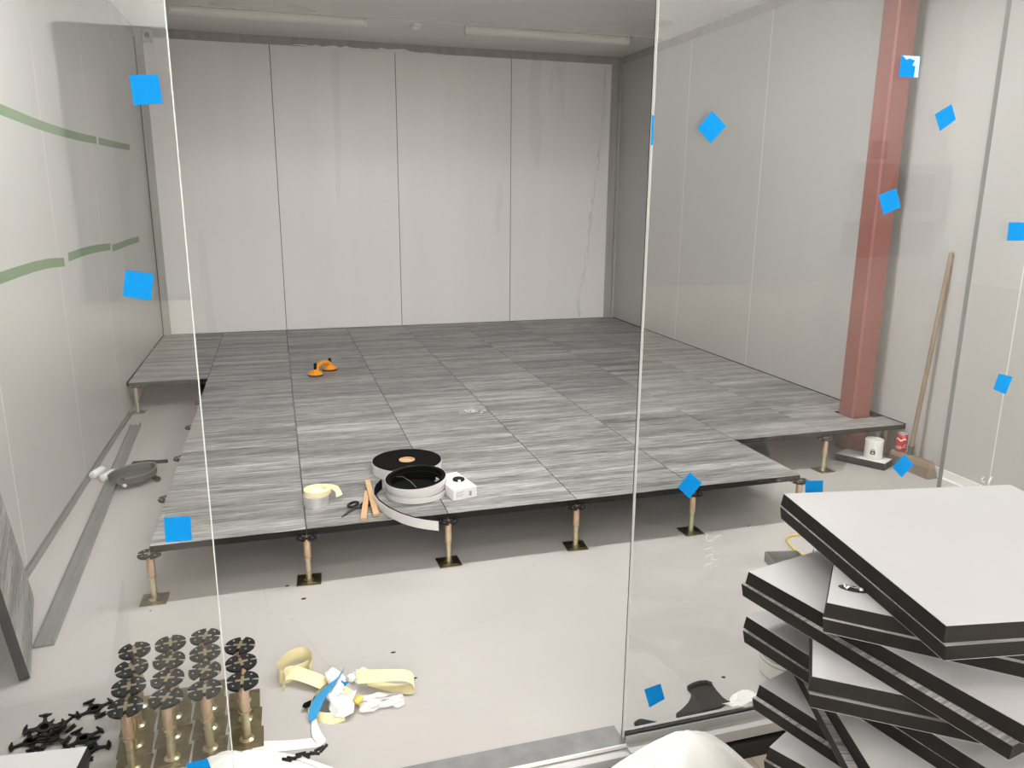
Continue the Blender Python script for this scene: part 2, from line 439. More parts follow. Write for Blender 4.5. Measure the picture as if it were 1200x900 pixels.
# the glass wall, door opening between window_1 and window_2
def pane(n, x0, x1, edges):
    g = struct(MB().box(x0, YG-.006, .012, x1, YG+.006, ZC-.03).build('window_%d' % n, 'glass'))
    for x, side, m, w in edges:
        a, b = (x, x+w) if side > 0 else (x-w, x)
        MB().box(a, YG-.0066, .012, b, YG+.0066, ZC-.03).build('polished_edge', m, g)
    return g
pane(1, XL+.002, .3652, [(.3655, 1, 'glass_edge_light', .0018)])
pane(2, 1.4565, 2.5106, [(1.4562, -1, 'glass_edge_light', .0010), (2.5107, 1, 'glass_edge_grey', .0007)])
pane(3, 2.5140, XR-.002, [(2.5139, -1, 'glass_edge_grey', .0007)])
struct(MB().box(1.4545, YG+.0068, .012, 1.4565, YG+.0100, ZC-.03).build('trim_10', 'gasket'))             # dark seal behind the pane edge
def channel(name, x0, x1):
    o = struct(MB().box(x0, YG-.019, 0, x1, YG+.018, .010).box(x0, YG+.0075, .010, x1, YG+.018, .026)
           .box(x0, YG-.019, .010, x1, YG-.0135, .026).build(name, 'aluminium'))
    g = MB().box(x0, YG-.0135, .010, x1, YG-.0062, .032).build('gasket', 'gasket', o)
    return o
channel('trim_11', XL, .3652); channel('trim_12', 1.4562, XR)
struct(MB().box(XL, -1.30, ZC-.03, XR, -1.25, ZC).build('trim_13', 'aluminium'))
# sill under the glass wall: mottled galvanised strip, pale nosing, dark drop to the hall floor
struct(MB().box(.3652, -1.300, 0, 1.4562, -1.213, .004).build('trim_14', 'galvanised'))
struct(MB().box(.3652, -1.304, -.006, 1.4562, -1.300, .0055).build('trim_15', 'white_plastic'))
struct(MB().box(1.4562, -1.335, -.035, XR, -1.300, .0).box(XL, -1.335, -.035, 1.4562, -1.304, -.008).build('trim_16', 'aluminium'))
struct(MB().box(XL-.1, -1.345, HALL_Z, XR+.1, -1.301, -.046).build('trim_17', 'gasket'))

# ------------------------------------------------------------------ the hall the picture is taken from
HX0, HX1 = -6.5, 14.0
struct(MB().box(HX0, HALL_BACK, HALL_Z-.1, HX1, -1.301, HALL_Z).build('floor_hall', 'planks'))
struct(MB().box(HX0, HALL_BACK-.1, HALL_Z, HX1, HALL_BACK, HALL_TOP).build('wall_hall', 'hall_white'))
struct(MB().box(HX0-.1, HALL_BACK-.1, HALL_Z, HX0, -1.2, HALL_TOP).build('wall_hall_left', 'hall_white'))
struct(MB().box(HX1, HALL_BACK-.1, HALL_Z, HX1+.1, -1.2, HALL_TOP).build('wall_hall_right', 'hall_white'))
struct(MB().box(HX0-.1, HALL_BACK-.1, HALL_TOP, HX1+.1, -1.2, HALL_TOP+.1).build('ceiling_hall', 'hall_ceiling'))
struct(MB().box(HX0, -1.30, HALL_Z, XL-.1, -1.2, HALL_TOP).box(XR+.1, -1.30, HALL_Z, HX1, -1.2, HALL_TOP)
       .box(XL-.1, -1.30, ZC, XR+.1, -1.2, HALL_TOP).build('wall_front', 'hall_white'))
YM = 2*YG-HALL_BACK            # where the hall's rear wall is mirrored by the glass
a, b, c = at_y(62, 25, YM), at_y(78, 84, YM), at_y(124, 84, YM)
d1 = struct(MB().box(a.x, HALL_BACK, HALL_Z, 2.2, HALL_BACK+.05, a.z).build('door_1', 'door_dark'))
MB().box(b.x, HALL_BACK+.05, HALL_Z, c.x, HALL_BACK+.06, b.z).build('door_leaf', 'door_grey', d1)
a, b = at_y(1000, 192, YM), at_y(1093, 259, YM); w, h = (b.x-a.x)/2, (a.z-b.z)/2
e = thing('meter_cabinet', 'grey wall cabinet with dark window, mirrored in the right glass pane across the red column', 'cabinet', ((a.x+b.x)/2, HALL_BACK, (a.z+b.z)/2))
MB().box(-w, 0, -h, w, .30, h).build('cabinet_body', 'box_grey', e, bevel=.01)
MB().box(-w*.32, .30, -h*.62, w*.66, .306, h*.66).build('cabinet_window', 'box_window', e)
MB().box(-w*1.02, 0, h, w*1.02, .32, h*1.06).build('cabinet_lid', 'hall_white', e)
MB().box(-w*1.1, 0, -h*2.3, w*1.02, .04, -h*1.03).build('shadow_plate', 'door_grey', e)  # grey plate standing in for the shadow below the cabinet
a, b = at_y(1021, 165, YM), at_y(1036, 187, YM)
e = thing('switch_box', 'small dark switch box, mirrored in the right pane above the cabinet', 'switch', ((a.x+b.x)/2, HALL_BACK, (a.z+b.z)/2)); w, h = (b.x-a.x)/2, (a.z-b.z)/2
MB().box(-w, 0, -h, w, .08, h).build('switch_body', 'door_dark', e, bevel=.01)
MB().box(-w*.55, .08, -h*.2, w*.55, .086, h*.6).build('switch_plate', 'box_grey', e)
for i, (x, y, rw) in enumerate(HALL_LAMPS):
    e = thing('hall_lamp', 'white hanging lamp lighting the hall in front of the glass wall', 'lamp', (x, y, HALL_TOP), 0, 'hanging lamps of the hall')
    MB().lathe([(.03, 0), (.03, -.12), (.10, -.15), (.10, -.06)], 20).build('housing', 'white_plastic', e, True)
    l = bpy.data.lights.new('hall_light', 'POINT'); l.shadow_soft_size = .22; l.energy = ROW_POWER[rw]; l.color = LAMP_COL
    lo = bpy.data.objects.new('hall_light', l); COL.objects.link(lo); lo.parent = e; lo.location = (0, 0, -.42)

for i, x in enumerate((-4.2, -.6, 3.0, 6.6, 10.2)):  # unseen lamps, added so the wall mirrored in the panes is brighter
    e = thing('added_washer', 'white ceiling washer added to brighten the rear wall of the hall', 'lamp', (x, -10.6, HALL_TOP), 0, 'added wall washers of the hall')
    MB().box(-.6, -.08, -.10, .6, .12, 0).build('housing', 'white_plastic', e)
    l = bpy.data.lights.new('added_washer_light', 'AREA'); l.shape = 'RECTANGLE'; l.size = 1.1; l.size_y = .14; l.energy = ADDED_WASH_POWER; l.color = LAMP_COL
    lo = bpy.data.objects.new('added_washer_light', l); COL.objects.link(lo); lo.parent = e; lo.location = (0, -.10, -.12)
    lo.rotation_euler = Vector((0, -.72, -.69)).to_track_quat('-Z', 'Y').to_euler()
for i, (x, y) in enumerate(ROOM_LAMPS):
    e = thing('lit_batten', 'lit white ceiling batten above the front of the raised floor', 'light', (x, y, ZC), 0, 'lit ceiling battens')
    MB().box(-.78, -.035, -.03, .78, .035, 0).build('housing', 'white_plastic', e)
    l = bpy.data.lights.new('batten_light', 'AREA'); l.shape = 'RECTANGLE'; l.size = 1.5; l.size_y = .08; l.energy = ROOM_POWER; l.color = LAMP_COL
    lo = bpy.data.objects.new('batten_light', l); COL.objects.link(lo); lo.parent = e; lo.location = (0, 0, -.035)

# ------------------------------------------------------------------ raised floor
def floor_tile(x0, x1, y0, y1, label):
    w, h = x1-x0, y1-y0; g = .0012
    o = MB().frustum(-w/2+g, -h/2+g, w/2-g, h/2-g, -.03, -.0015, .0025, 0).build('raised_floor_tile', 'edge_black', loc=((x0+x1)/2, (y0+y1)/2, ZT))
    tag(o, label, 'floor panel', 'raised floor panels')
    MB().box(-w/2+g+.0006, -h/2+g+.0006, -.0015, w/2-g-.0006, h/2-g-.0006, 0).build('laminate_face', 'laminate', o)
    return o
rows = [ROW*i for i in range(9)]
rows[8] = ROW*8
rows.append(YB-.008)
NR = len(rows)-1
for j in range(NR):
    for i in range(5):
        rl = 'front row' if j == 0 else ('cut row along the back wall' if j == NR-1 else '%s row from the front' % ORD[j])
        floor_tile(TILE*i, TILE*(i+1), rows[j], rows[j+1], 'grey streaked floor panel, %s from the left in the %s' % (ORD[i], rl))
for j in range(5, NR):
    floor_tile(XL+.013, 0, rows[j], rows[j+1], 'cut grey floor panel against the left wall, %s behind the notch' % ORD[j-5])
for j in range(1, NR):
    floor_tile(3.0, 3.6, rows[j], rows[j+1], 'grey streaked floor panel of the inner column of the right strip, %s from its front' % ORD[j-1])
    if j != 1:
        floor_tile(3.6, XR-.011, rows[j], rows[j+1], 'grey floor panel along the right wall, %s behind the one with the red column' % ORD[j-2])
# panel cut out around the red column
cx0, cx1, cy0, cy1 = 3.955, 4.155, .775, .955
def cut_poly(i):
    a, b, c, d = 3.6+i-3.9, XR-.011-i-3.9, rows[1]+i-.9, rows[2]-i-.9
    return [(a, c), (b, c), (b, cy0-.9), (cx0-3.9, cy0-.9), (cx0-3.9, cy1-.9), (b, cy1-.9), (b, d), (a, d)]
o = MB().prism(cut_poly(.0012), -.03, -.0015).build('raised_floor_tile', 'edge_black', loc=(3.9, .9, ZT))
tag(o, 'grey floor panel notched around the foot of the red steel column', 'floor panel', 'raised floor panels')
MB().prism(cut_poly(.0018), -.0015, 0).build('laminate_face', 'laminate', o)

# ------------------------------------------------------------------ pedestals
def head_outline(r=.046, n=72):
    pts = []
    for k in range(n):
        a = 2*math.pi*k/n; q = math.degrees(a) % 90; q = min(q, 90-q)
        rr = r*(.56 if q < 8.5 else 1.)
        pts.append((rr*math.cos(a), rr*math.sin(a)))
    return pts
def make_pedestal(name, label, h, group, hb=.05):
    e = thing(name, label, 'pedestal', (0, 0, 0), 0, group)
    MB().box(-hb, -hb, 0, hb, hb, .0022).box(-.032, -.032, .0022, .032, .032, .0034).build('base_plate', 'zinc_plate', e)
    MB().lathe([(.022, .0034), (.0125, .008), (.0115, h*.58), (.0115, h*.6)], 16).build('tube', 'zinc', e, True)
    MB().lathe([(.0125, h*.50), (.0155, h*.52), (.0155, h-.030), (.013, h-.020), (.013, h-.010)], 16).build('sleeve', 'copper_zinc', e, True)
    MB().lathe([(.0155, h*.485), (.0195, h*.485), (.0195, h*.51), (.0155, h*.51)], 6).build('lock_nut', 'zinc', e)
    hd = MB().prism(head_outline(), h-.008, h).build('head', 'black_plastic', e)
    MB().box(-.020, -.0045, h, .020, .0045, h+.0012).box(-.0045, -.020, h, .0045, .020, h+.0012).build('cross_plate', 'zinc', hd)
    for a in (45, 135, 225, 315):
        MB().lathe([(.003, h), (.003, h+.0012)], 8, (.034*math.cos(R(a)), .034*math.sin(R(a)))).build('screw', 'bright_metal', hd)
    for a in (0, 180):
        MB().box(.027, -.0045, h-.0078, .0465, .0045, h-.002).xform(Matrix.Rotation(R(a), 4, 'Z')).build('clip', 'bright_metal', hd)
    return e
PH = ZT-.0305
front = []
spots = []
for i in range(6):
    spots.append((TILE*i, 0., 'zinc pedestal under the front edge of the raised floor, %s counted from the left corner' % ORD[i]))
for j in range(1, 5):
    spots.append((0., rows[j], 'zinc pedestal under the left edge of the raised floor, %s behind the front corner' % ORD[j-1]))
spots += [(0., rows[5], 'zinc pedestal at the inner corner of the left notch'),
          (XL+.055, rows[5]+.02, 'zinc pedestal against the left wall under the notch edge'),
          (3.0, rows[1], 'zinc pedestal at the inner corner of the right notch'),
          (3.6, rows[1]-.03, 'free zinc pedestal under the middle of the right strip front edge'),
          (XR-.06, rows[1]+.085, 'zinc pedestal by the right wall under the strip')]
proto = make_pedestal('floor_pedestal', spots[0][2], PH, 'pedestals carrying the raised floor')
for k, (x, y, lab) in enumerate(spots):
    o = proto if k == 0 else copy_tree(proto)
    o.location = (x, y+.004, 0); o.rotation_euler = (0, 0, R(rng.uniform(-6, 6))); o['label'] = lab
# spare pedestals standing in four lines next to the glass
sp = make_pedestal('spare_pedestal', 'x', .20, 'spare pedestals beside the glass', .0475)
first = True
for c in range(4):
    for r_ in range(4):
        if c == 3 and r_ == 3: continue
        if first: o, first = sp, False
        else: o = copy_tree(sp)
        y = -.998 + .0975*r_ + .012*c; x = .073 + .102*c - .007*r_
        o.location = (x, y, 0)
        o.rotation_euler = (0, 0, R(rng.uniform(-3, 3)))
        rw = ['nearest the camera', 'second from the front', 'third from the front', 'rearmost'][r_]
        if c == 3 and r_ == 2: rw = 'rearmost'
        o['label'] = 'spare zinc pedestal with black head, %s line from the left, %s' % (ORD[c], rw)
        for ch in o.children:
            if ch.name.startswith('head'): ch.rotation_euler = (0, 0, R(rng.uniform(-25, 25)))

# ------------------------------------------------------------------ red column
def box_obj(name, x0, y0, z0, x1, y1, z1, m, parent=None, bevel=0.): return MB().box(x0, y0, z0, x1, y1, z1).build(name, m, parent, bevel=bevel)
o = MB().box(3.972, .800, 0, 4.112, .935, ZC).build('steel_column', 'column_paint', bevel=.010)
tag(o, 'red primed square steel column by the right wall', 'column')

# ------------------------------------------------------------------ ceiling fixtures of the room (switched off)
def batten(u0, v0, u1, v1, label):
    a, b = at_z(u0, v0, ZC-.05), at_z(u1, v1, ZC-.05); y = (a.y+b.y)/2
    e = thing('ceiling_batten', label, 'light', ((a.x+b.x)/2, y, ZC), 0, 'unlit ceiling battens'); L = (b.x-a.x)/2
    MB().box(-L+.02, -.035, -.022, L-.02, .035, 0).build('housing', 'fixture_white', e, bevel=.003)
    pts = [(-L+.018, .05*math.sin(R(t))*.9, -.022-.045*math.cos(R(t))) for t in range(-90, 91, 15)]
    mb = MB(); n = len(pts)
    mb.add(pts+[(-p[0], p[1], p[2]) for p in pts], [(i, i+1, n+i+1, n+i) for i in range(n-1)]+[tuple(range(n)), tuple(range(2*n-1, n-1, -1)), (0, n, 2*n-1, n-1)])
    mb.build('diffuser', 'fixture_diffuser', e, True)
    for s in (-1, 1): MB().box(min(s*(L-.018), s*L), -.048, -.07, max(s*(L-.018), s*L), .048, 0).build('end_cap', 'white_plastic', e, bevel=.004)
batten(198, 14, 429, 31, 'unlit white ceiling batten at the left, near the left wall')
batten(545, 38, 735, 51, 'unlit white ceiling batten at the right, near the right corner')
p = at_z(487, 33, ZC-.03)
e = thing('smoke_detector', 'small round white detector on the ceiling between the battens', 'detector', (p.x, p.y, ZC))
MB().lathe([(.05, 0), (.05, -.014), (.042, -.02)], 24).build('detector_base', 'white_plastic', e, True)
MB().lathe([(.032, -.02), (.032, -.040), (.02, -.050)], 24).build('sensor_head', 'white_plastic', e, True)
p = at_y(172, 41, YB-.03)
e = thing('wall_sensor', 'small grey sensor high in the back left corner', 'sensor', (p.x, YB-.004, p.z))
MB().box(-.045, -.03, -.06, .045, 0, .06).build('sensor_body', 'box_grey', e, bevel=.008)
MB().lathe([(.022, .0), (.022, .012), (.012, .02)], 20).xform(Matrix.Translation((0, -.03, 0)) @ Matrix.Rotation(R(90), 4, 'X')).build('sensor_lens', 'dark_metal', e, True)

# ------------------------------------------------------------------ blue tape squares stuck on the glass
YT = YG-.0066
def tape(corners, label, m='tape_blue', extra=None):
    pts = [at_y(u, v, YT) for u, v in corners]
    c = sum(pts, Vector())/len(pts)
    mb = MB(); n = len(pts)
    vs = [(q.x-c.x, 0, q.z-c.z) for q in pts] + [(q.x-c.x, -.0006, q.z-c.z) for q in pts]
    mb.add(vs, [tuple(range(n)), tuple(range(2*n-1, n-1, -1))]+[(i, (i+1) % n, n+(i+1) % n, n+i) for i in range(n)])
    o = mb.build('tape_square', m, loc=(c.x, YT, c.z)); tag(o, label, 'tape', 'blue tape squares on the glass')
    if extra:
        for poly in extra:
            q = [at_y(u, v, YT) for u, v in poly]; k = len(q); me = MB()
            me.add([(a.x-c.x, -.0006, a.z-c.z) for a in q]+[(a.x-c.x, -.0010, a.z-c.z) for a in q], [tuple(range(k)), tuple(range(2*k-1, k-1, -1))]+[(i, (i+1) % k, k+(i+1) % k, k+i) for i in range(k)])
            me.build('paper_scuff', 'tape_blue_pale', o)
    return o
tape([(151.5, 88), (185.5, 87.5), (190.5, 121), (157, 123.5)], 'blue tape square on the left pane, highest one, before the corner trim')
tape([(147, 316.5), (180, 321), (177, 352), (144, 347)], 'blue tape square on the left pane, beneath the lower green tape')
tape([(192, 606.5), (223, 605), (225, 633), (194, 635.5)], 'blue tape square on the left pane before the raised floor front corner')
tape([(218, 895), (243, 889), (249, 905), (222, 912)], 'blue tape square on the left pane at its foot, before the white sheet')
tape([(817.5, 150.5), (834.5, 130), (851, 147.5), (833, 168)], 'blue diamond tape on the right panes, nearest the door edge at the top')
tape([(1056, 64.5), (1078.5, 66), (1075.5, 91), (1053, 90)], 'blue tape square with white scuffs at the top of the red column', extra=[[(1057.5, 65), (1078, 66.3), (1075.4, 90.8), (1070.5, 90.5), (1072.5, 78), (1069, 76.5), (1072, 71), (1066, 68.5), (1062, 70)]])
tape([(1095.5, 134), (1115, 122), (1120, 140), (1101.5, 153.5)], 'blue diamond tape right of the red column, high up')
tape([(1029.5, 229), (1050, 220.5), (1055.5, 242.5), (1035.5, 251.5)], 'tilted blue tape square before the middle of the red column')
tape([(1182.5, 260.5), (1206, 260.5), (1204, 282), (1180, 282)], 'blue tape square on the last pane, upper one at the picture edge')
tape([(1170.5, 438), (1186.5, 441.5), (1178.5, 462), (1164, 456)], 'blue tape square on the last pane, lower one beside the pale wall joint')
tape([(1045.5, 547.5), (1060, 532.5), (1070.5, 544.5), (1056.5, 559.5)], 'blue diamond tape before the broom head')
tape([(944, 563.5), (964.5, 563), (964, 578), (943.5, 578)], 'blue tape square before the right front pedestal, half behind the panel stack')
tape([(794, 571), (808.5, 553.5), (822.5, 566), (808, 584)], 'blue diamond tape before the fifth pedestal head')
tape([(755, 808), (774, 801), (779, 819), (761, 829)], 'blue tape square low on the right pane near the door corner')
tape([(763.8, 135), (766.5, 135), (765.2, 170), (762.8, 170)], 'sliver of blue tape on the door edge of the right pane')

# handwriting on the panes: S r z t t running down, and C A at the far right
def scrawl(lines, name, label, r=.0011):
    ps = [[at_y(u, v, YT-.0006) for u, v in ln] for ln in lines]
    c = ps[0][0].copy(); mb = MB()
    for ln in ps: mb.tube([(q.x-c.x, q.y-c.y, q.z-c.z) for q in ln], r, 6)
    o = mb.build(name, 'chalk', loc=c); return tag(o, label, 'writing')
def Wp(l): return [(790+u/11.25, 600+v/11.25) for u, v in l]
scrawl([Wp([(435, 300), (420, 330), (430, 375), (470, 390), (510, 370), (550, 330), (600, 310), (640, 330), (640, 375)]),
        Wp([(400, 492), (450, 485), (500, 460), (515, 490), (500, 520), (540, 525)]),
        Wp([(405, 605), (450, 575), (510, 560), (520, 600), (490, 630), (580, 632)]),
        Wp([(400, 715), (440, 690), (500, 672)]), Wp([(490, 660), (500, 700), (490, 745)]), Wp([(530, 725), (570, 700)])],
       'glass_scrawl', 'faint white handwriting running down the right pane beside the fifth pedestal')
def Wq(l): return [(1120+u/15, 530+v/15) for u, v in l]
scrawl([Wq([(495, 435), (465, 460), (455, 500), (475, 525), (505, 515)]), Wq([(570, 560), (580, 500), (610, 455), (645, 430), (620, 470), (595, 520)])],
       'glass_scrawl', 'faint white letters on the last pane just above the panel stack')

# ------------------------------------------------------------------ green tape on the left wall
def wall_tape(path, halfw, label):
    a = [at_x(u, v, XL+.0008) for u, v in path]; c = a[0].copy(); mb = MB()
    mb.ribbon([(q.x-c.x, q.y-c.y, q.z-c.z) for q in a], (0, 0, halfw), .0006)
    o = mb.build('green_tape', 'tape_green', loc=c); tag(o, label, 'tape', 'green tape strips on the left wall')
wall_tape([(-90, 78), (-40, 107), (0, 128), (20, 136), (40, 144), (60, 151), (80, 157), (98, 161.5), (113, 164.5)], .024, 'long upper green tape strip on the left wall')
wall_tape([(115.5, 165), (130, 168.5), (142, 171), (152, 172.7)], .024, 'short end piece of the upper green tape')
wall_tape([(-80, 354), (-40, 339), (0, 326), (20, 319), (40, 312.5), (58, 308.5), (75.5, 307)], .024, 'long lower green tape strip on the left wall')
wall_tape([(80, 301.5), (92, 297), (105, 293), (118, 290.5), (129.5, 289)], .024, 'middle piece of the lower green tape')
wall_tape([(131.5, 291), (140, 288), (150, 284), (163, 280)], .024, 'last piece of the lower green tape toward the back corner')

# ------------------------------------------------------------------ protective film hanging from the back wall joints
def film(path, w, name, label, y=YB-.006):
    a = [at_y(u, v, y) for u, v in path]; pts = []
    for k in range(len(a)-1):
        for t in range(6): pts.append(a[k].lerp(a[k+1], t/6))
    pts.append(a[-1]); c = pts[0].copy(); mb = MB(); rg = random.Random(3)
    ws = [Vector((w*rg.uniform(.4, 1.3), -.004*rg.random(), 0)) for _ in pts]
    mb.ribbon([(q.x-c.x+rg.uniform(-.006, .006), q.y-c.y-rg.uniform(.002, .014), q.z-c.z) for q in pts], ws, .0006)
    o = mb.build(name, 'film', loc=c, smooth=True); tag(o, label, 'film')
film([(709, 78), (706, 140), (701, 190), (694, 235), (689, 290), (683, 330), (677, 352), (679, 372)], .014, 'protective_film', 'peeled clear protective film hanging down the right end of the back wall')
a, b = at_y(342, 53, YB-.006), at_y(520, 64, YB-.006)
mb = MB(); rg = random.Random(5); n = 26
mb.ribbon([((b.x-a.x)*k/n, -rg.uniform(.001, .012), (b.z-a.z)*k/n+rg.uniform(-.006, .006)) for k in range(n+1)], [Vector((0, .003, .016*min(1, 4*k/n, 4*(n-k)/n)*rg.uniform(.5, 1.2)+.002)) for k in range(n+1)], .0006)
tag(mb.build('protective_film', 'paper_white', loc=a, smooth=True), 'crumpled white film edge along the top of the back wall', 'film')

# ------------------------------------------------------------------ floor panels leaning and stacked
def panel_mesh(up):
    """a loose 600 panel; up=True shows the laminate side, up=False the steel side (narrower)"""
    a, b = (.0035, 0) if up else (0, .0035)
    return MB().frustum(-.3, -.3, .3, .3, .0012, .0298, a, b)
proto_panels = {}
def loose_panel(name, up, label, group, loc, rotz, first):
    key = (name, up)
    if key not in proto_panels:
        o = panel_mesh(up).build(name, 'edge_black'); a, b = (.0035, 0) if up else (0, .0035)
        mb = MB().box(-.2995+b, -.2995+b, .0298, .2995-b, .2995-b, .0308); mb.build('laminate_face' if up else 'steel_backing', 'laminate' if up else 'steel_sheet', o)
        mb = MB().box(-.2995+a, -.2995+a, 0, .2995-a, .2995-a, .0012); mb.build('steel_backing' if up else 'laminate_face', 'steel_sheet' if up else 'laminate', o)
        proto_panels[key] = o
    else: o = copy_tree(proto_panels[key])
    tag(o, label, 'floor panel', group)
    o.location = loc; o.rotation_euler = (0, 0, R(rotz))
    return o
TP = .0312
# (top height of the pair, centre, turn of the upper panel, offset and turn of the lower panel)
PAIRS = [((1.924, -1.960), -9.8, (-.003, -.004), -9.4), ((1.939, -1.971), -42.5, (-.003, -.005), -42.8), ((1.874, -1.960), 12.3, (-.012, -.003), 11.2),
         ((1.886, -1.976), -37.6, (-.004, -.004), -37.2), ((1.890, -1.944), 12.0, (-.002, -.002), 13.0), ((1.889, -1.960), -17.0, (-.010, -.002), -19.0),
         ((1.903, -1.989), 17.5, (-.012, -.004), 17.0), ((1.880, -2.045), 26.5, (-.006, -.004), 26.0)]
while len(PAIRS) < 16:
    k = len(PAIRS)
    PAIRS.append(((1.92+rng.uniform(-.02, .02), -2.02+rng.uniform(-.02, .02)), [-20, 14, -38, 20, -8, 30, -30, 5][k % 8]+rng.uniform(-3, 3), (rng.uniform(-.01, 0), -.003), 0))
    PAIRS[-1] = (PAIRS[-1][0], PAIRS[-1][1], PAIRS[-1][2], PAIRS[-1][1]+rng.uniform(-1, 1))
npan = 2*len(PAIRS); gap0 = (.893-HALL_Z)/npan
for k, (c, r1, off, r2) in enumerate(PAIRS):
    zt = .893 - 2*k*gap0
    pos = 'topmost pair' if k == 0 else '%s pair from the top' % ORD[k]
    loose_panel('stacked_floor_tile', False, 'upper steel faced panel of the %s in the tall twisted stack' % pos, 'floor panels in the tall stack', (c[0], c[1], zt-.0308), r1, 0)
    loose_panel('stacked_floor_tile', True, 'lower laminate faced panel of the %s in the tall twisted stack' % pos, 'floor panels in the tall stack', (c[0]+off[0], c[1]+off[1], zt-.0308-gap0), r2, 0)
# paper scrap in the cut-out of the second panel
h2 = .893-2*gap0
pc = at_z(1000, 690.5, h2)
e = thing('cable_cutout', 'dark slot with crumpled foil in the second panel pair of the tall stack', 'cutout', (pc.x, pc.y, h2+.0003), R(-42))
MB().prism([(.028*math.cos(2*math.pi*k/20), .013*math.sin(2*math.pi*k/20)) for k in range(20)], 0, .0006).build('slot', 'gasket', e)
mb = MB(); rg = random.Random(2)
mb.ribbon([(-.018+.006*k, rg.uniform(-.004, .004), .002+rg.uniform(0, .003)) for k in range(7)], [Vector((0, .005*rg.uniform(.5, 1.2), rg.uniform(-.001, .002))) for k in range(7)], .0006)
mb.build('foil', 'bright_metal', e)

# low stack at the left, in the hall
c0 = at_z(105, 873, .38); c1 = at_z(0, 884.5, .38); an = math.atan2(c0.y-c1.y, c0.x-c1.x)
ux = Vector((math.cos(an), math.sin(an), 0)); uy = Vector((-math.sin(an), math.cos(an), 0))
cc = c0 - ux*.3 - uy*.3
g2 = (.38-HALL_Z)/15
for k in range(15):
    loose_panel('spare_floor_tile', False if k == 0 else k % 2 == 1, 'grey floor panel, top one of the low stack at the left' if k == 0 else 'grey floor panel in the low left stack, %s from the top' % ORD[k], 'floor panels in the low left stack',
                (cc.x+(rng.uniform(-.004, .004) if k else 0), cc.y+(rng.uniform(-.004, .004) if k else 0), .38-.0308-k*g2), math.degrees(an)+(rng.uniform(-.5, .5) if k else 0), 0)

# panel leaning against the left wall
nb, fb = at_z(36, 797), at_z(40, 712)
dv = (fb-nb); dv.z = 0; dv.normalize()
side = Vector((-dv.y, dv.x, 0))          # towards the wall
lean = R(7)
up = (Vector((0, 0, 1))*math.cos(lean) + side*math.sin(lean)); nrm = dv.cross(up).normalized()
o = MB().box(0, 0, -.032, .6, .6, -.001).build('leaning_floor_tile', 'edge_black')
MB().box(.001, .001, -.001, .599, .599, .0005).build('laminate_face', 'laminate', o)
nrm = up.cross(dv) if up.cross(dv).x > 0 else dv.cross(up)
M = Matrix((dv, up, nrm)).transposed().to_4x4()
if M.determinant() < 0: M = Matrix((dv, up, -nrm)).transposed().to_4x4()
o.matrix_world = Matrix.Translation(nb+Vector((0, 0, .009))) @ M
tag(o, 'grey floor panel standing on edge, leaning against the left wall', 'floor panel')

# ------------------------------------------------------------------ aluminium profile on the floor along the left wall
a0, a1 = at_z(50.5, 755, .012), at_z(159, 497, .012)
dv = (a1-a0); L = dv.length; dv.normalize()
o = MB().box(0, -.034, 0, L, .034, .006).box(0, -.034, .006, L, -.030, .024).box(0, -.002, .006, L, .002, .010).box(0, .030, .006, L, .034, .014).build('floor_profile', 'profile_grey', loc=(a0.x, a0.y, 0.001), rot=(0, 0, math.atan2(dv.y, dv.x)))
tag(o, 'long grey aluminium profile lying on the floor along the left wall', 'profile')

# ------------------------------------------------------------------ small rollers, dustpan and brush
for k, (u, v, lab) in enumerate(((107.5, 557.5, 'short white foam roller lying nearest the left wall'), (119.5, 561, 'short white foam roller lying beside the dustpan'))):
    p = at_z(u, v, .023); e = thing('foam_roller', lab, 'roller', (p.x, p.y, .0228), R(70-4*k), 'white rollers by the left wall')
    q = Matrix.Rotation(R(90), 4, 'Y')
    MB().lathe([(.012, 0), (.020, .004), (.0225, .012), (.0225, .10), (.018, .11)], 20).xform(q).build('sleeve', 'paper_white', e, True)
    MB().lathe([(.006, -.003), (.006, .003)], 14).xform(q).build('end_plug', 'white_plastic', e)
p = at_z(126, 573, .012); q1 = at_z(178, 552, .012)
dv = q1-p
e = thing('dustpan', 'grey plastic dustpan lying across the floor profile', 'dustpan', (p.x+.030, p.y, .032), math.atan2(dv.y, dv.x))
Lp = .255
mb = MB(); outl = []
for k in range(13):
    t = k/12; outl.append((.02+t*Lp, -.095*math.sin(math.pi*min(1, .12+t*.88))**.55-.012))
for k in range(13):
    t = 1-k/12; outl.append((.02+t*Lp, .075*math.sin(math.pi*min(1, .12+t*.88))**.6+.012))
mb.prism(outl, 0, .004)
n = len(outl); rimv = [(x, y, .003) for x, y in outl]+[(x*1.015-.002, y*1.06, .040) for x, y in outl]
mb.add(rimv, [(i, i+1, n+i+1, n+i) for i in range(n-1)])
mb.add([(x, y*.97, .003) for x, y in outl]+[(x*1.01, y*1.03, .040) for x, y in outl], [(i, i+1, n+i+1, n+i) for i in range(n-1)])
mb.build('tray', 'dustpan_grey', e)
MB().tube([(x*1.012-.002, y*1.045, .040) for x, y in outl], .004, 6).build('rim', 'galvanised', e, True)
MB().tube([(.04, -.03, .025), (.0, -.05, .035), (-.035, -.09, .034), (-.04, -.12, .03)], .011, 10, rad=[.012, .011, .011, .008]).build('handle', 'dustpan_grey', e, True)
MB().lathe([(.009, 0), (.009, .012)], 12).xform(Matrix.Translation((-.04, -.125, .03)) @ Matrix.Rotation(R(90), 4, 'X')).build('handle_tip', 'white_plastic', e)
b0, b1 = at_z(151, 553, .03), at_z(176, 551, .03); dv = b1-b0
e = thing('hand_brush', 'black hand brush lying behind the dustpan', 'brush', (b0.x+.005, b0.y+.085, .0), math.atan2(dv.y, dv.x))
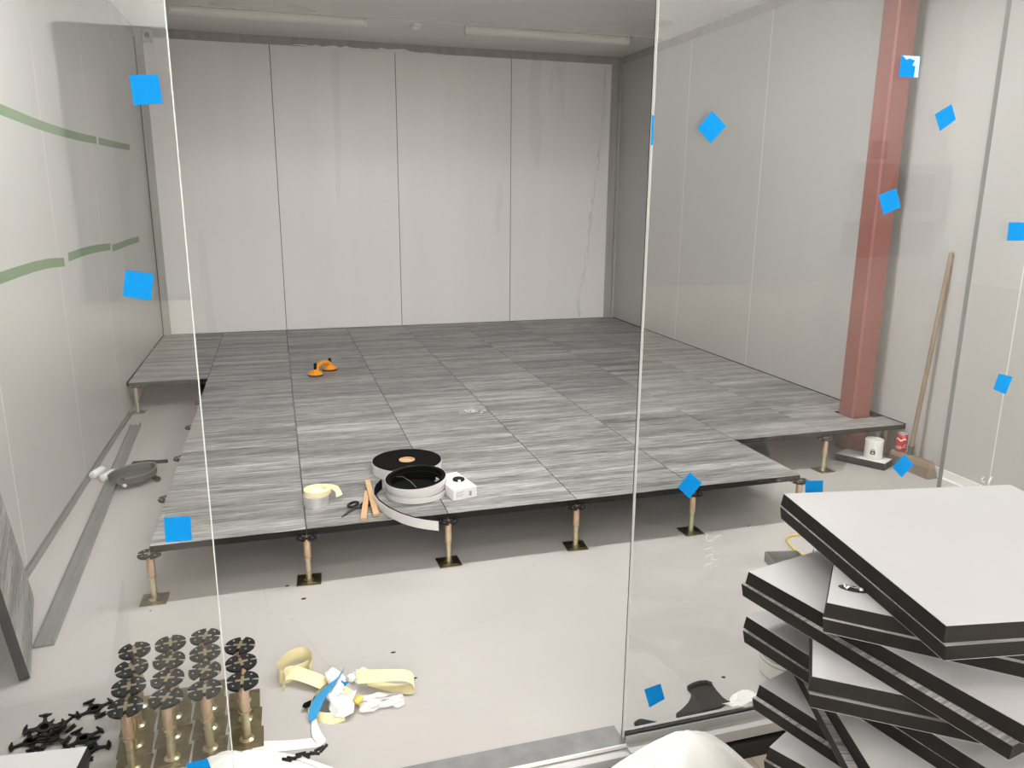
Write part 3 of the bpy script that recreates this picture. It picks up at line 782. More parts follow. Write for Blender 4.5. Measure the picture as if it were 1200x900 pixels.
MB().prism([(0, -.022), (.09, -.026), (.13, -.010), (.19, -.012), (.195, .0), (.19, .012), (.13, .010), (.09, .026), (0, .022)], .040, .058).build('brush_back', 'rubber', e, bevel=.003)
MB().frustum(.002, -.021, .10, .021, 0.0, .040, -.004, .002).build('bristles', 'foam_black', e)
b0, b1 = at_z(178, 558, .015), at_z(189, 563.5, .015); dv = b1-b0
e = thing('rubber_grip', 'short black grip lying at the tip of the dustpan', 'handle', (b0.x, b0.y, 0), math.atan2(dv.y, dv.x))
MB().tube([(0, 0, .016), (.02, 0, .017), (.05, 0, .017), (.075, 0, .015)], .013, 10, rad=[.010, .014, .014, .012]).build('grip_body', 'rubber', e, True)
MB().lathe([(.015, 0), (.015, .008)], 12).xform(Matrix.Translation((.07, 0, .016)) @ Matrix.Rotation(R(90), 4, 'Y')).build('grip_cap', 'foam_black', e)

# ------------------------------------------------------------------ suction lifter on the raised floor
c1, c2 = at_z(370, 440, ZT), at_z(386.5, 433.5, ZT)
dv = c2-c1; Ls = dv.length
e = thing('suction_lifter', 'orange twin suction lifter with black levers on the raised floor', 'suction lifter', (c1.x, c1.y, ZT), math.atan2(dv.y, dv.x))
for k in range(2):
    x = Ls*k
    MB().lathe([(.052, 0), (.058, .003), (.056, .010)], 28, (x, 0)).build('rubber_pad', 'rubber', e, True)
    MB().lathe([(.056, .010), (.058, .016), (.045, .026), (.026, .038), (.024, .05)], 28, (x, 0)).build('cup', 'orange_plastic', e, True)
    MB().box(x-.012 if k else x-.018, -.011, .035, x+.006 if k else x+.0, .011, .098).xform(Matrix.Rotation(R(4), 4, 'X')).build('lever', 'black_plastic', e, bevel=.004)
MB().tube([(.0, 0, .040), (.02, 0, .060), (.05, 0, .072), (Ls/2, 0, .080), (Ls-.05, 0, .072), (Ls-.02, 0, .060), (Ls, 0, .040)], .018, 12, rad=[.022, .019, .018, .017, .018, .019, .022]).build('bridge', 'orange_plastic', e, True)

# ------------------------------------------------------------------ tape rolls and tools on the front edge of the raised floor
c = Vector((1.117, .60, ZT)); 
e = thing('foam_tape_roll', 'large flat roll of black foam tape with kraft core', 'tape roll', c)
MB().lathe([(.040, .001), (.172, .001), (.172, .0535), (.040, .0535)], 64, close=True).build('foam_winding', 'foam_black', e, True)
MB().lathe([(.1722, 0), (.1735, 0), (.1735, .052), (.1722, .052)], 64, close=True).build('paper_liner', 'liner_white', e, True)
MB().lathe([(.034, 0), (.0398, 0), (.0398, .055), (.034, .055)], 40, close=True).lathe([(.0338, 0), (.0338, .046)], 40).build('core', 'kraft', e, True)
# loose coil standing in front of it, three turns sagging
e = thing('foam_tape_coil', 'loose coil of black foam tape with white liner, unrolled end hanging over the edge', 'tape roll', (1.105, .272, ZT))
def coil(r, z0, z1, zf, m, name, inner, hgt=.046):
    n = 56; vs, fs = [], []
    for k in range(n):
        a = 2*math.pi*k/n
        zb = z0 + zf*(math.sin(a+.9)*.5+.5)
        for rr, zz in ((inner, zb), (r, zb), (r, zb+hgt), (inner, zb+hgt)):
            vs.append((rr*math.cos(a)*1.03, rr*math.sin(a), zz))
    for k in range(n):
        k2 = (k+1) % n
        for q in range(4): fs.append((k*4+q, k*4+(q+1) % 4, k2*4+(q+1) % 4, k2*4+q))
    MB().add(vs, fs).build(name, m, e, True)
coil(.135, .001, 0, .000, 'liner_white', 'liner_turn', .1335, .028); coil(.1333, .001, 0, .000, 'foam_black', 'foam_turn', .004, .027)
coil(.131, .026, 0, .008, 'liner_white', 'liner_turn', .1295, .022); coil(.1293, .0262, 0, .008, 'foam_black', 'foam_turn', .112, .034)
coil(.137, .042, 0, .022, 'liner_white', 'liner_turn', .1355, .028); coil(.1353, .0425, 0, .022, 'foam_black', 'foam_turn', .118, .028)
MB().tube([(-.085, .03, .080), (-.06, .0, .088), (-.03, -.04, .076), (.0, -.075, .045)], .0018, 6).build('loose_liner_edge', 'dark_metal', e, True)
# unrolled end: a curved strip standing on edge that comes forward and drops over the front edge
def over_edge():
    path = [(446, 562), (440, 568), (438, 573), (438, 579), (444, 587), (455, 595), (470, 602), (486, 607), (500, 609.5), (514, 611)]
    tops = [at_z(u, v, ZT+.044) for u, v in path]
    return [Vector((p.x-1.105, p.y-.272, 0)) for p in tops]
ctr = over_edge()
def strip(off, m, name, zb, zt_, th):
    ps, ws = [], []
    for k, p in enumerate(ctr):
        t = (ctr[min(k+1, len(ctr)-1)]-ctr[max(k-1, 0)]).normalized(); nn = Vector((t.y, -t.x, 0))
        drop = 0
        q = p + nn*off; ps.append((q.x, q.y, (zb+zt_)/2+drop)); ws.append(Vector((0, 0, (zt_-zb)/2)))
    MB().ribbon(ps, ws, th).build(name, m, e, True)
strip(.0, 'liner_white', 'liner_end', .002, .044, .0012); strip(-.004, 'foam_black', 'foam_end', .002, .0455, .006)

# white box with a black disc on it
q0, q1, q2 = at_z(531.5, 587.5, ZT), at_z(559, 582, ZT), at_z(519, 566, ZT)
dv = q1-q0; w = dv.length; d2 = (q2-q0).length*.98
e = thing('parts_box', 'small white cardboard box right of the tape coil', 'box', (q0.x, q0.y, ZT+.0004), math.atan2(dv.y, dv.x))
MB().box(0, 0, 0, w, .215, .052).build('carton', 'card_white', e, bevel=.0015)
pr = MB()
for k in range(4): pr.box(.012, -.0006, .036-.007*k, .055-.008*(k % 2), 0, .038-.007*k)
for k in range(6): pr.box(.014, .02+.02*k, .052, .014+.03, .0225+.02*k, .0526)
pr.build('printed_lines', 'ink_grey', e)
MB().box(w-.040, -.0006, .012, w-.028, 0, .034).build('barcode', 'ink_grey', e)
p = at_z(537.5, 562.5, ZT+.053)
e = thing('rubber_disc', 'dark brown round disc with white tab on the white box', 'disc', (p.x, p.y, ZT+.0532), R(-20))
MB().lathe([(.026, 0), (.029, .003), (.027, .008), (.008, .010)], 28).build('disc', 'rubber', e, True)
MB().prism([(.0, -.024), (.012, -.022), (.016, -.05), (.004, -.052)], .0005, .0095).build('white_tab', 'paper_white', e)

# silver tape roll with a masking tape roll on it
p = at_z(371, 592, ZT); 
e = thing('silver_tape_roll', 'silver duct tape roll standing flat near the second pedestal', 'tape roll', (p.x, p.y+.012, ZT))
MB().lathe([(.036, 0), (.056, 0), (.056, .048), (.036, .048)], 40, close=True).build('winding', 'duct_silver', e, True)
MB().lathe([(.034, 0), (.0358, 0), (.0358, .0485), (.034, .0485)], 40, close=True).build('core', 'card_white', e, True)
e = thing('masking_tape_roll', 'cream masking tape roll lying on the silver tape roll, loose end hanging', 'tape roll', (p.x+.008, p.y+.030, ZT+.0487), 0)
MB().lathe([(.042, 0), (.060, 0), (.060, .018), (.042, .018)], 40, close=True).build('winding', 'cream_paper', e, True)
MB().lathe([(.001, .0005), (.0415, .0005), (.0415, .0025), (.001, .0025)], 32, close=True).build('core_label', 'paper_white', e)
MB().ribbon([(.030, .052, .009), (.062, .040, .008), (.086, .018, .001), (.092, -.004, -.010), (.094, -.018, -.020)], [Vector((.0, .0, .010)), Vector((0, .004, .010)), Vector((.006, .010, .010)), Vector((.012, .004, .006)), Vector((.014, .002, .004))], .0008).build('loose_end', 'cream_paper', e, True)

# scissors
s0, s1 = at_z(400.5, 607, ZT), at_z(421, 592, ZT); dv = s1-s0; L = dv.length
e = thing('scissors', 'black handled scissors on the front edge of the raised floor', 'scissors', (s0.x, s0.y, ZT+.001), math.atan2(dv.y, dv.x))
MB().prism([(0, 0), (L*.72, -.012), (L*.74, .006)], 0, .0025).prism([(0, .002), (L*.72, -.002), (L*.72, .014)], .0027, .005).build('blades', 'dark_metal', e)
for sx, sy, a in ((L*.90, .022, .4), (L*.99, -.030, -.5)):
    pts = [(sx+.026*math.cos(2*math.pi*k/16)*1.2, sy+.018*math.sin(2*math.pi*k/16), .006) for k in range(17)]
    MB().tube(pts, .0055, 8).tube([(L*.70, 0, .005), (sx-.03, sy*.8, .006)], .006, 8).build('handle', 'black_plastic', e, True)

# two wooden wedges leaning on each other
def stick(u0, v0, z0, u1, v1, z1, label, w=.026, t=.013):
    a, b = at_z(u0, v0, ZT+z0), at_z(u1, v1, ZT+z1); dv = b-a; L = dv.length
    o = MB().frustum(-w/2, -t/2, w/2, t/2, 0, L, 0, .0015).build('wood_stick', 'wood', bevel=.0012)
    o.matrix_world = Matrix.Translation(a) @ dv.to_track_quat('Z', 'Y').to_matrix().to_4x4()
    tag(o, label, 'stick', 'wood sticks on the raised floor')
stick(426, 608.5, .007, 430, 576, .008, 'left of the two pale wooden sticks, beside the scissors')
stick(441, 603.5, .008, 430.5, 563.5, .024, 'right of the two pale wooden sticks, laid over the other')

# white plaster crumbs on the raised floor
mb = MB(); rg = random.Random(9); c = at_z(552, 481.5, ZT)
for k in range(26):
    x, y, s = rg.gauss(0, .035), rg.gauss(0, .022), rg.uniform(.004, .012)
    pts = [(x+s*rg.uniform(.6, 1.2)*math.cos(a), y+s*.6*rg.uniform(.6, 1.2)*math.sin(a)) for a in (0, 1.2, 2.5, 3.7, 5)]
    mb.prism(pts, .0, rg.uniform(.001, .003))
tag(mb.build('plaster_crumbs', 'plaster', loc=(c.x, c.y, ZT)), 'scatter of white plaster crumbs on the middle of the raised floor', 'crumbs', kind='stuff')

# ------------------------------------------------------------------ broom, can, cup and offcut at the right wall
h0, h1 = at_z(1038, 541, .04), at_z(1093, 562, .03); bh = Vector((4.105, .575, 0)); be = Vector((4.118, .275, 0)); dv = be-bh; L = dv.length
e = thing('broom', 'wooden push broom leaning against the right wall', 'broom', bh, math.atan2(dv.y, dv.x))
MB().frustum(0, -.032, L, .032, .055, .092, 0, .008).build('head_block', 'broom_wood', e, bevel=.006)
MB().frustum(.008, -.026, L-.004, .026, 0, .055, -.012, .0).build('bristles', 'bristle', e)
top = at_x(1115, 297, XR-.014); inv = Matrix.Rotation(-math.atan2(dv.y, dv.x), 4, 'Z')
pa = Vector((L*.42, 0, .085)); pb = inv @ (top-bh)
MB().tube([pa, pa.lerp(pb, .5), pb, pb+(pb-pa).normalized()*.006], .0135, 12, rad=[.0135, .0135, .013, .009]).build('pole', 'broom_wood', e, True)
MB().tube([pa-(pb-pa).normalized()*.01, pa+(pb-pa).normalized()*.06], .018, 12).build('socket', 'dark_metal', e, True)

cpos = bh + dv*.19 + Vector((0, 0, .0925))
e = thing('drink_can', 'red soft drink can standing on the broom head', 'can', cpos, R(-40))
MB().lathe([(.024, 0), (.030, .006), (.0325, .012), (.0325, .098), (.027, .108)], 32).build('can_body', 'can_red', e, True)
MB().lathe([(.0275, .107), (.0275, .112), (.025, .112), (.025, .109)], 32).build('can_lid', 'bright_metal', e, True)
vs, fs = text_mesh('Coca-Cola', .034)
def wrap(vs, r, zc, a0=0., lift=.0004, turn=0.):
    o = []
    for x, y, z in vs:
        x, y = x*math.cos(turn)-y*math.sin(turn), x*math.sin(turn)+y*math.cos(turn)
        an = x/r+a0; rr = r+lift+z; o.append((rr*math.sin(an), -rr*math.cos(an), zc+y))
    return o
MB().add(wrap(vs, .0325, .034, .0, .0004, R(8)), fs).build('script_lettering', 'ink_white', e)
wv = []
for k in range(13): wv.append((-.03+.005*k, .078+.006*math.sin(k*.8)))
MB().add([q for x, y in wv for q in wrap([(x, y-.004, 0), (x, y+.004, 0)], .0325, 0, -.2, .0005)], [(2*i, 2*i+2, 2*i+3, 2*i+1) for i in range(12)]).build('wave_stripe', 'ink_white', e)

ofz = .045
o1 = [at_z(u, v, ofz) for u, v in ((979, 531), (1037, 543.5), (1046, 538), (992, 525.5))]
c = sum(o1, Vector())/4
o = MB().prism([(q.x-c.x, q.y-c.y) for q in o1], 0, ofz-.0015).build('panel_offcut', 'edge_black', loc=(c.x, c.y, 0))
tag(o, 'black edged panel offcut lying on the floor under the right strip', 'offcut')
MB().prism([((q.x-c.x)*.985, (q.y-c.y)*.985) for q in o1], ofz-.0015, ofz).build('pale_face', 'card_white', o)
p = at_z(1029.5, 538.5, ofz)
e = thing('white_tub', 'white plastic tub with black padlock mark under the right strip', 'tub', (p.x-.008, p.y+.04, ofz+.0003), R(-38))
MB().lathe([(.050, 0), (.053, .004), (.051, .105)], 36).build('tub_body', 'white_plastic', e, True)
MB().lathe([(.0525, .105), (.0525, .117), (.049, .1195), (.049, .116), (.001, .116)], 36, cap1=False).build('tub_lid', 'white_plastic', e, True)
lk = MB()
def curved_poly(pts): return wrap([(x, y, 0) for x, y in pts], .0522, .05, -.15, .0006)
ring = lambda r: [(r*math.cos(R(a)), .006+r*1.1*math.sin(R(a))) for a in range(0, 181, 20)]
ro, ri = curved_poly(ring(.0105)), curved_poly(ring(.0068)); n = len(ro)
lk.add(ro+ri, [(i, i+1, n+i+1, n+i) for i in range(n-1)])
bo = curved_poly([(-.014+.0035*k, .006) for k in range(9)])+curved_poly([(-.014+.0035*k, -.002) for k in range(9)])
lk.add(bo, [(i, i+1, 9+i+1, 9+i) for i in range(8)])
bo = curved_poly([(-.014+.0035*k, -.010) for k in range(9)])+curved_poly([(-.014+.0035*k, -.016) for k in range(9)])
lk.add(bo, [(i, i+1, 9+i+1, 9+i) for i in range(8)])
for s in (-1, 1):
    bo = curved_poly([(s*.014, .006), (s*.006, .006), (s*.006, -.016), (s*.014, -.016)]); lk.add(bo, [(0, 1, 2, 3)])
lk.build('padlock_mark', 'ink_black', e)

# ------------------------------------------------------------------ waste on the floor in front of the raised floor
def ribbon_thing(name, label, cat, pts, ws, m, group=None, th=.0007):
    pts = [Vector(p) for p in pts]; c = Vector((pts[0].x, pts[0].y, 0))
    # smooth through the points
    P, W = [], []
    ws = [Vector(w) for w in (ws if isinstance(ws, list) else [ws]*len(pts))]
    n = len(pts)
    for i in range(n-1):
        p0, p1, p2, p3 = pts[max(i-1, 0)], pts[i], pts[i+1], pts[min(i+2, n-1)]
        for k in range(8):
            t = k/8
            P.append(.5*((2*p1)+(p2-p0)*t+(2*p0-5*p1+4*p2-p3)*t*t+(3*p1-p0-3*p2+p3)*t**3)-c); W.append(ws[i].lerp(ws[i+1], t))
    P.append(pts[-1]-c); W.append(ws[-1])
    for q in P: q.z = max(q.z, .001)
    o = MB().ribbon(P, W, th).build(name, m, loc=c, smooth=True)
    return tag(o, label, cat, group)
def zp(u, v, z): 
    p = at_z(u, v, z); return (p.x, p.y, z)
W2 = .024
# left curl: strip standing on edge that loops, folds and runs to the heap
ribbon_thing('paper_strip', 'curled cream paper strip at the left of the waste heap', 'paper strip',
    [zp(362.7, 788, .028), zp(366.4, 778, .028), zp(363.5, 769, .028), zp(355.3, 765.5, .028), zp(345.0, 768, .028), zp(334.6, 774, .028), zp(326.5, 783, .028), zp(327.2, 792, .027), zp(336.1, 793, .026), zp(345.0, 788, .025), zp(355.3, 783, .024), zp(362.7, 779, .022)],
    [Vector((0, 0, .025))]*9+[Vector((.003, .004, .022)), Vector((.006, .008, .018)), Vector((.008, .010, .014))], 'cream_paper', 'cream paper strips')
ribbon_thing('paper_strip', 'flat cream paper strip folded between the curl and the blue tape', 'paper strip',
    [zp(334, 803, .020), zp(332, 793, .030), zp(342, 788, .034), zp(358, 792, .030), zp(376, 799, .018), zp(396, 808, .006), zp(410, 816, .004)],
    [Vector((.004, .01, .022)), Vector((.004, .012, .020)), Vector((.006, .020, .012)), Vector((.010, .024, .006)), Vector((.014, .026, .002)), Vector((.014, .026, 0)), Vector((.014, .026, 0))], 'cream_paper', 'cream paper strips')
ribbon_thing('paper_strip', 'cream paper strip folded over in a long loop at the right of the waste heap', 'paper strip',
    [zp(418, 793, .030), zp(440, 792, .046), zp(460, 791, .050), zp(477, 792, .045), zp(485, 798, .030), zp(482, 806, .012), zp(468, 807, .004), zp(450, 804, .003), zp(430, 800, .003)],
    [Vector((0, .030, .008)), Vector((0, .030, .004)), Vector((0, .030, .002)), Vector((.002, .028, .004)), Vector((.004, .026, .006)), Vector((.002, .026, .004)), Vector((0, .026, 0)), Vector((0, .024, 0)), Vector((0, .020, 0))], 'cream_paper', 'cream paper strips')
ribbon_thing('paper_strip', 'cream paper strip bent round the bottom of the waste heap under the blue tape', 'paper strip',
    [zp(398, 792, .010), zp(380, 806, .012), zp(366, 820, .014), zp(364, 832, .014), zp(374, 840, .012), zp(388, 842, .010), zp(402, 838, .008)],
    [Vector((.010, .010, .012))]*3+[Vector((.006, .004, .014)), Vector((.0, .010, .014)), Vector((-.006, .016, .010)), Vector((-.006, .016, .008))], 'cream_paper', 'cream paper strips')
ribbon_thing('tape_strip', 'bright blue tape strip arched over the waste heap', 'tape strip',
    [zp(402, 786, .022), zp(396, 792, .034), zp(388, 801, .044), zp(379, 812, .046), zp(372, 824, .040), zp(368, 836, .026), zp(367.5, 844, .012)],
    [Vector((.004, .008, .006)), Vector((.016, .004, .010)), Vector((.024, .004, .010)), Vector((.026, .0, .010)), Vector((.022, -.002, .010)), Vector((.017, -.002, .008)), Vector((.006, .0, .006))], 'tape_cyan', None)
ribbon_thing('tape_strip', 'white paper tail running from the blue tape to the long white strip', 'tape strip',
    [zp(368, 842, .012), zp(369, 852, .010), zp(372, 862, .008), zp(377, 869, .004), zp(374, 874, .002)],
    [Vector((.006, 0, .004)), Vector((.010, .0, .004)), Vector((.014, .002, .002)), Vector((.012, .004, 0)), Vector((.012, .006, 0))], 'paper_white', None)
ribbon_thing('paper_strip', 'flat white strip on the floor right of the spare pedestals', 'paper strip',
    [zp(296, 875, .0012), zp(320, 874.5, .0015), zp(345, 873, .0012), zp(377, 869, .0012)], [Vector((.002, .024, 0)), Vector((.002, .024, 0)), Vector((.0, .023, 0)), Vector((.0, .020, 0))], 'paper_white', None)
# crumpled papers
def crumple(name, label, cat, u, v, size, m, seed, squash=.55, grp=None, z=0.):
    bm = bmesh.new(); bmesh.ops.create_icosphere(bm, subdivisions=3, radius=1); rg = random.Random(seed)
    dirs = [(Vector((rg.gauss(0, 1), rg.gauss(0, 1), rg.gauss(0, 1))).normalized(), rg.uniform(.5, .93)) for _ in range(34)]
    for vt in bm.verts:
        d = vt.co.normalized(); r = 1.
        for dd, h in dirs:
            q = d.dot(dd)
            if q > h: r -= (q-h)*1.5
        r += rg.uniform(-.05, .05); vt.co = Vector((d.x*r*size[0], d.y*r*size[1], max(d.z*r*squash*size[0], -squash*size[0]*.6)))
    zmin = min(vt.co.z for vt in bm.verts)
    me = bpy.data.meshes.new(name); bm.to_mesh(me); bm.free(); me.materials.append(MATS[m])
    p = at_z(u, v, z); o = bpy.data.objects.new(name, me); COL.objects.link(o); o.location = (p.x, p.y, z-zmin+.0004)
    return tag(o, label, cat, grp)
crumple('paper_scrap', 'largest crumpled white paper in the middle of the waste heap', 'paper scrap', 400, 818, (.050, .060), 'paper_white', 1, .6, 'crumpled papers in the waste heap')
crumple('paper_scrap', 'crumpled white paper at the back of the waste heap, before the cream loop', 'paper scrap', 417, 797, (.045, .040), 'paper_white', 2, .8, 'crumpled papers in the waste heap')
crumple('paper_scrap', 'small round crumpled paper beside the blue tape', 'paper scrap', 392, 829, (.026, .030), 'paper_white', 3, .9, 'crumpled papers in the waste heap')
ribbon_thing('paper_strip', 'torn white paper tongue at the front of the waste heap', 'paper strip', [zp(412, 812, .050), zp(406, 823, .040), zp(400, 835, .014), zp(396, 842, .003)], [Vector((.016, .006, .004)), Vector((.020, .006, 0)), Vector((.018, .006, 0)), Vector((.014, .004, 0))], 'paper_white', None)
crumple('yellow_scrap', 'crumpled yellow scrap in the waste heap', 'scrap', 420, 823, (.030, .034), 'yellow_scrap', 4, .8)
crumple('blue_scrap', 'small dark blue scrap on the waste heap right of the blue tape', 'scrap', 404, 803, (.014, .018), 'tape_blue', 5, .8, None, .055)
crumple('black_scrap', 'small black scrap at the left end of the waste heap', 'scrap', 368, 823, (.020, .018), 'foam_black', 6, .6, None, .006)
mb = MB(); rg = random.Random(12)
for k in range(5):
    y = -.03+.013*k
    mb.ribbon([(-.07+.02*j, y+rg.uniform(-.008, .008), .004+abs(rg.gauss(0, .006))) for j in range(8)], [Vector((rg.uniform(-.004, .004), .009, rg.uniform(-.003, .003))) for j in range(8)], .0005)
c = at_z(447, 824)
tag(mb.build('clear_film', 'film', loc=c, smooth=True), 'crumpled clear film at the right of the waste heap', 'film')
# small heap of black clips on the white sheet and dark crumbs on the floor
for k, (u, v, s, lab) in enumerate(((336.5, 687, .010, 'dark pellet on the floor before the second pedestal'), (356, 702, .012, 'dark crumb on the floor below the second pedestal'),
                                     (461, 765, .010, 'dark sliver on the floor behind the cream loop'), (848, 794, .011, 'dark crumb on the floor behind the right pane'),
                                     (486.5, 795, .009, 'dark sliver at the end of the cream loop'), (176.5, 716, .006, 'tiny dark crumb in front of the left corner pedestal'), (877, 616.5, .008, 'dark fleck on the floor between the panel stack and the raised floor'))):
    rg = random.Random(40+k); p = at_z(u, v)
    s *= .62; pts = [(s*rg.uniform(.7, 1.3)*1.4*math.cos(a), s*.7*rg.uniform(.7, 1.3)*math.sin(a)) for a in (0, 1, 2, 3, 4, 5)]
    tag(MB().prism(pts, 0, s*.5).build('floor_crumb', 'dirt', loc=(p.x, p.y, .0004), bevel=.001), lab, 'crumb', 'dark crumbs on the floor')

# black star shaped pedestal gaskets lying loose
def star_outline(s=.055):
    pts = []
    for k in range(4):
        a = math.pi/2*k
        for r, da in ((.36, -42), (.42, -20), (.52, -11), (.78, -7), (.92, -17), (1.0, -19), (1.02, 0), (1.0, 19), (.92, 17), (.78, 7), (.52, 11), (.42, 20)):
            an = a+R(da); pts.append((s*r*math.cos(an), s*r*math.sin(an)))
    return pts
gp = None
stars = [(52, 853, .024, 10, 12, 'black star gasket on top of the heap, its left part'), (70, 852, .020, 50, -8, 'black star gasket on top of the heap, its right part'), (36, 869, .002, 20, 0, 'black star gasket at the left foot of the heap'),
         (60, 866, .010, 65, 3, 'black star gasket in the middle of the heap'), (98, 866, .003, 34, 0, 'black star gasket at the right of the heap'), (106, 878, .002, 0, 0, 'black star gasket beside the corner of the low panel stack'), (111, 831, .002, 30, 0, 'lone black star gasket nearest the spare pedestals')]
for k, (u, v, z, rz, tilt, lab) in enumerate(stars):
    if gp is None:
        gp = MB().prism(star_outline(), 0, .004).lathe([(.020, .004), (.020, .007), (.012, .007), (.012, .004)], 20).build('star_gasket', 'black_plastic')
        mb = MB()
        for q in range(4):
            a = math.pi/2*q; mb.tube([(.046*math.cos(a)+.017*math.sin(a)*t, .046*math.sin(a)-.017*math.cos(a)*t, .007) for t in (-1, -.5, 0, .5, 1)], .0035, 6)
        mb.build('flared_lip', 'black_plastic', gp, True)
        o = gp
    else: o = copy_tree(gp)
    p = at_z(u, v, z+.002); o.location = (p.x, p.y, z+.0005); o.rotation_euler = (R(tilt), R(tilt*.5), R(rz))
    tag(o, lab, 'gasket', 'loose black star gaskets')

# ------------------------------------------------------------------ things behind the right pane near its foot
mb = MB()
pts = [at_z(700+u/6, 780+v/6, .004) for u, v in ((553, 340), (600, 305), (640, 262), (660, 215), (656, 190), (632, 165), (665, 140), (712, 122), (770, 118), (806, 132), (840, 180), (880, 225), (915, 250), (950, 258), (905, 268), (870, 292), (700, 335), (600, 362), (555, 362))]
c = sum(pts, Vector())/len(pts)
o = MB().prism([(p.x-c.x, p.y-c.y) for p in pts], 0, .006).build('rubber_offcut', 'rubber', loc=(c.x, c.y, .0004))
tag(o, 'curved black rubber offcut on the floor behind the right pane', 'offcut')
q = [at_z(700+u/6, 780+v/6, .004) for u, v in ((640, 172), (670, 152), (720, 135), (768, 132), (800, 145))]
MB().tube([(p.x-c.x, p.y-c.y, .012) for p in q], .007, 8).build('rolled_lip', 'rubber', o, True)
pts = [at_z(700+u/6, 780+v/6, .003) for u, v in ((258, 400), (285, 380), (312, 375), (360, 385), (425, 398), (380, 412), (275, 425), (260, 415))]
c = sum(pts, Vector())/len(pts)
tag(MB().prism([(p.x-c.x, p.y-c.y) for p in pts], 0, .005).build('rubber_offcut', 'rubber', loc=(c.x, c.y, .0004), bevel=.0015), 'small grey rubber scrap on the floor against the glass channel', 'offcut')
e = thing('white_bucket', 'white plastic bucket with printed bands, half hidden behind the panel stack', 'bucket', (2.145, -1.115, 0))
MB().lathe([(.088, 0), (.092, .004), (.098, .120), (.103, .121), (.103, .135), (.096, .135), (.090, .012), (.001, .012)], 40, cap1=False).build('bucket_body', 'white_plastic', e, True)
MB().lathe([(.0950, .055), (.0953, .060)], 40, cap0=False, cap1=False).lathe([(.0960, .072), (.0963, .077)], 40, cap0=False, cap1=False).build('printed_bands', 'ink_grey', e)
MB().tube([(.106*math.cos(R(a)), .106*math.sin(R(a)), .115-.05*math.sin(R(a-180)) if a > 180 else .115) for a in range(180, 361, 12)], .002, 6).build('bail_handle', 'galvanised', e, True)
crumple('plastic_wrap', 'white crumpled plastic wrap on the floor at the foot of the white bucket', 'wrap', 871, 829, (.14, .042), 'plastic_bag', 21, .2)
# galvanised channel offcut and yellow cable
p = at_z(926, 664, .02)
e = thing('channel_offcut', 'short grey galvanised channel offcut behind the panel stack', 'offcut', (p.x, p.y, .001), R(-12))
MB().box(-.075, -.10, 0, .075, .10, .003).box(-.075, -.10, .003, -.072, .10, .045).box(.072, -.10, .003, .075, .10, .045).box(-.075, .097, .003, .075, .10, .045).build('channel', 'galvanised', e)
MB().box(-.05, -.06, .003, .02, .07, .012).build('insert', 'dark_metal', e)
pts = [zp(u, v, .006) for u, v in ((950, 652), (937, 648), (928, 641), (922.5, 634), (924, 629), (931, 627), (945, 626.5), (962, 628))]
c = Vector((pts[0][0], pts[0][1], 0))
P = []
for i in range(len(pts)-1):
    p0, p1, p2, p3 = [Vector(pts[max(0, min(len(pts)-1, i+k))]) for k in (-1, 0, 1, 2)]
    for k in range(6):
        t = k/6; P.append(.5*((2*p1)+(p2-p0)*t+(2*p0-5*p1+4*p2-p3)*t*t+(3*p1-p0-3*p2+p3)*t**3)-c)
tag(MB().tube(P, .0055, 8).build('yellow_cable', 'yellow_cable', loc=c, smooth=True), 'loop of yellow cable on the floor behind the panel stack', 'cable')

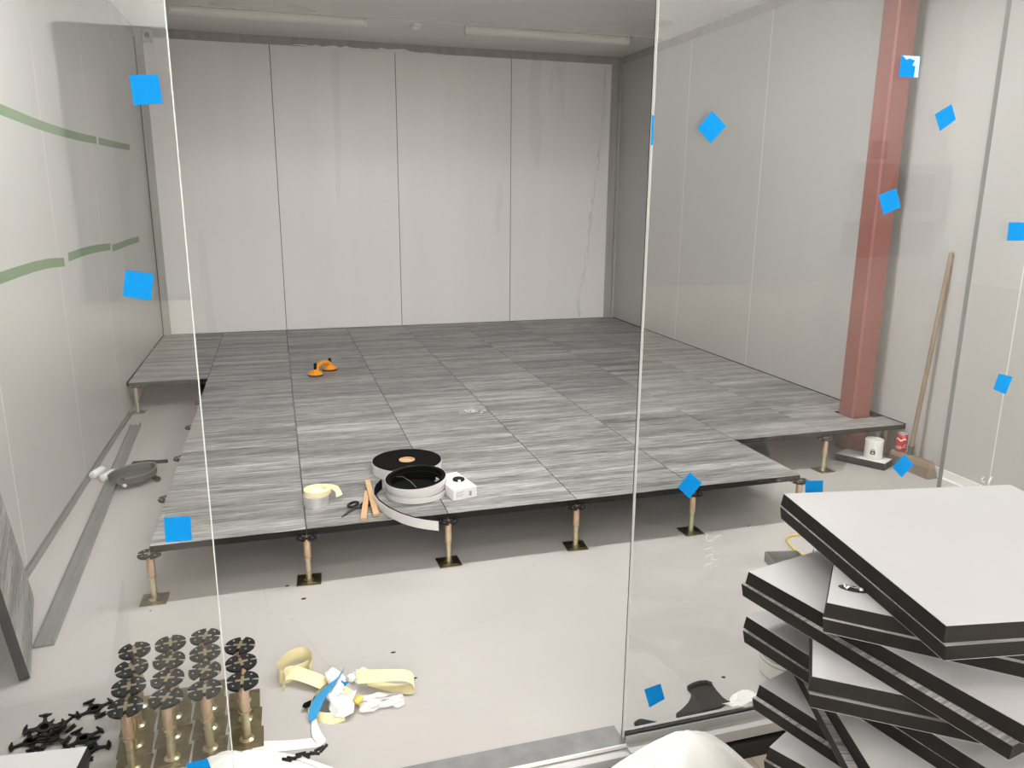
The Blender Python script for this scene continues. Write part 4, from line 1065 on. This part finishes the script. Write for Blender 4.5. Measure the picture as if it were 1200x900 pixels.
# ------------------------------------------------------------------ white plastic in the foreground
def sheet(name, label, outline, peak, zbase, m, seed, fold=.012, power=1.5):
    """a bulging plastic bag: closed mesh over an outline, with folds"""
    rg = random.Random(seed); n = len(outline); rings = 9
    c = Vector(peak); vs = []; fs = []
    for j in range(rings):
        t = 1-j/(rings-1)*.999
        for k, q in enumerate(outline):
            p = Vector((c.x+(q[0]-c.x)*t, c.y+(q[1]-c.y)*t, 0)); h = (1-t)
            p.z = zbase + (c.z-zbase)*(1-(1-h)**power)**.9 + fold*math.sin(k*2.1+seed)*math.sin(math.pi*h)*.6 + rg.uniform(-.2, .2)*fold*(0 if j in (0, rings-1) else 1)
            vs.append(p)
    for j in range(rings-1):
        for k in range(n): fs.append((j*n+k, j*n+(k+1) % n, (j+1)*n+(k+1) % n, (j+1)*n+k))
    fs.append(tuple((rings-1)*n+k for k in range(n))); fs.append(tuple(range(n-1, -1, -1)))
    o = Vector((c.x, c.y, zbase))
    ob = MB().add([v-o for v in vs], fs).build(name, m, loc=o, smooth=True)
    return tag(ob, label, 'bag')
ol = []
for k in range(28):
    a = 2*math.pi*k/28; ca, sa = math.cos(a), math.sin(a); ol.append((1.49+.355*math.copysign(abs(ca)**.7, ca), -1.535+.165*math.copysign(abs(sa)**.7, sa)))
sheet('plastic_sack', 'large white plastic sack in front of the glass channel at the bottom of the picture', ol, (1.55, -1.47, .155), HALL_Z+.001, 'plastic_bag', 3, .012)
ol = [(.22, -1.10), (.235, -1.06), (.28, -1.045), (.36, -1.065), (.44, -1.085), (.52, -1.115), (.60, -1.16), (.645, -1.195), (.62, -1.21), (.50, -1.205), (.38, -1.19), (.27, -1.17), (.225, -1.14)]
ol = [(ol[i][0]*(1-t)+ol[(i+1) % len(ol)][0]*t, ol[i][1]*(1-t)+ol[(i+1) % len(ol)][1]*t) for i in range(len(ol)) for t in (0, .5)]
sheet('plastic_sheet', 'white plastic sheet bunched on the floor beside the spare pedestals', ol, (.38, -1.12, .070), .0008, 'plastic_bag', 5, .008, 3.)
mb = MB(); rg = random.Random(31); c = at_z(358, 884, .066)
for k in range(9):
    x = -.05+.0125*k; y = rg.uniform(-.012, .012); a = rg.uniform(-.8, .8)
    mb.tube([(x-.014*math.cos(a), y-.014*math.sin(a), .004+rg.uniform(0, .006)), (x+.014*math.cos(a), y+.014*math.sin(a), .004+rg.uniform(0, .006))], .0045, 6)
tag(mb.build('black_clips', 'black_plastic', loc=(c.x, c.y, .062)), 'small heap of black clips on the white plastic sheet', 'clips', kind='stuff')
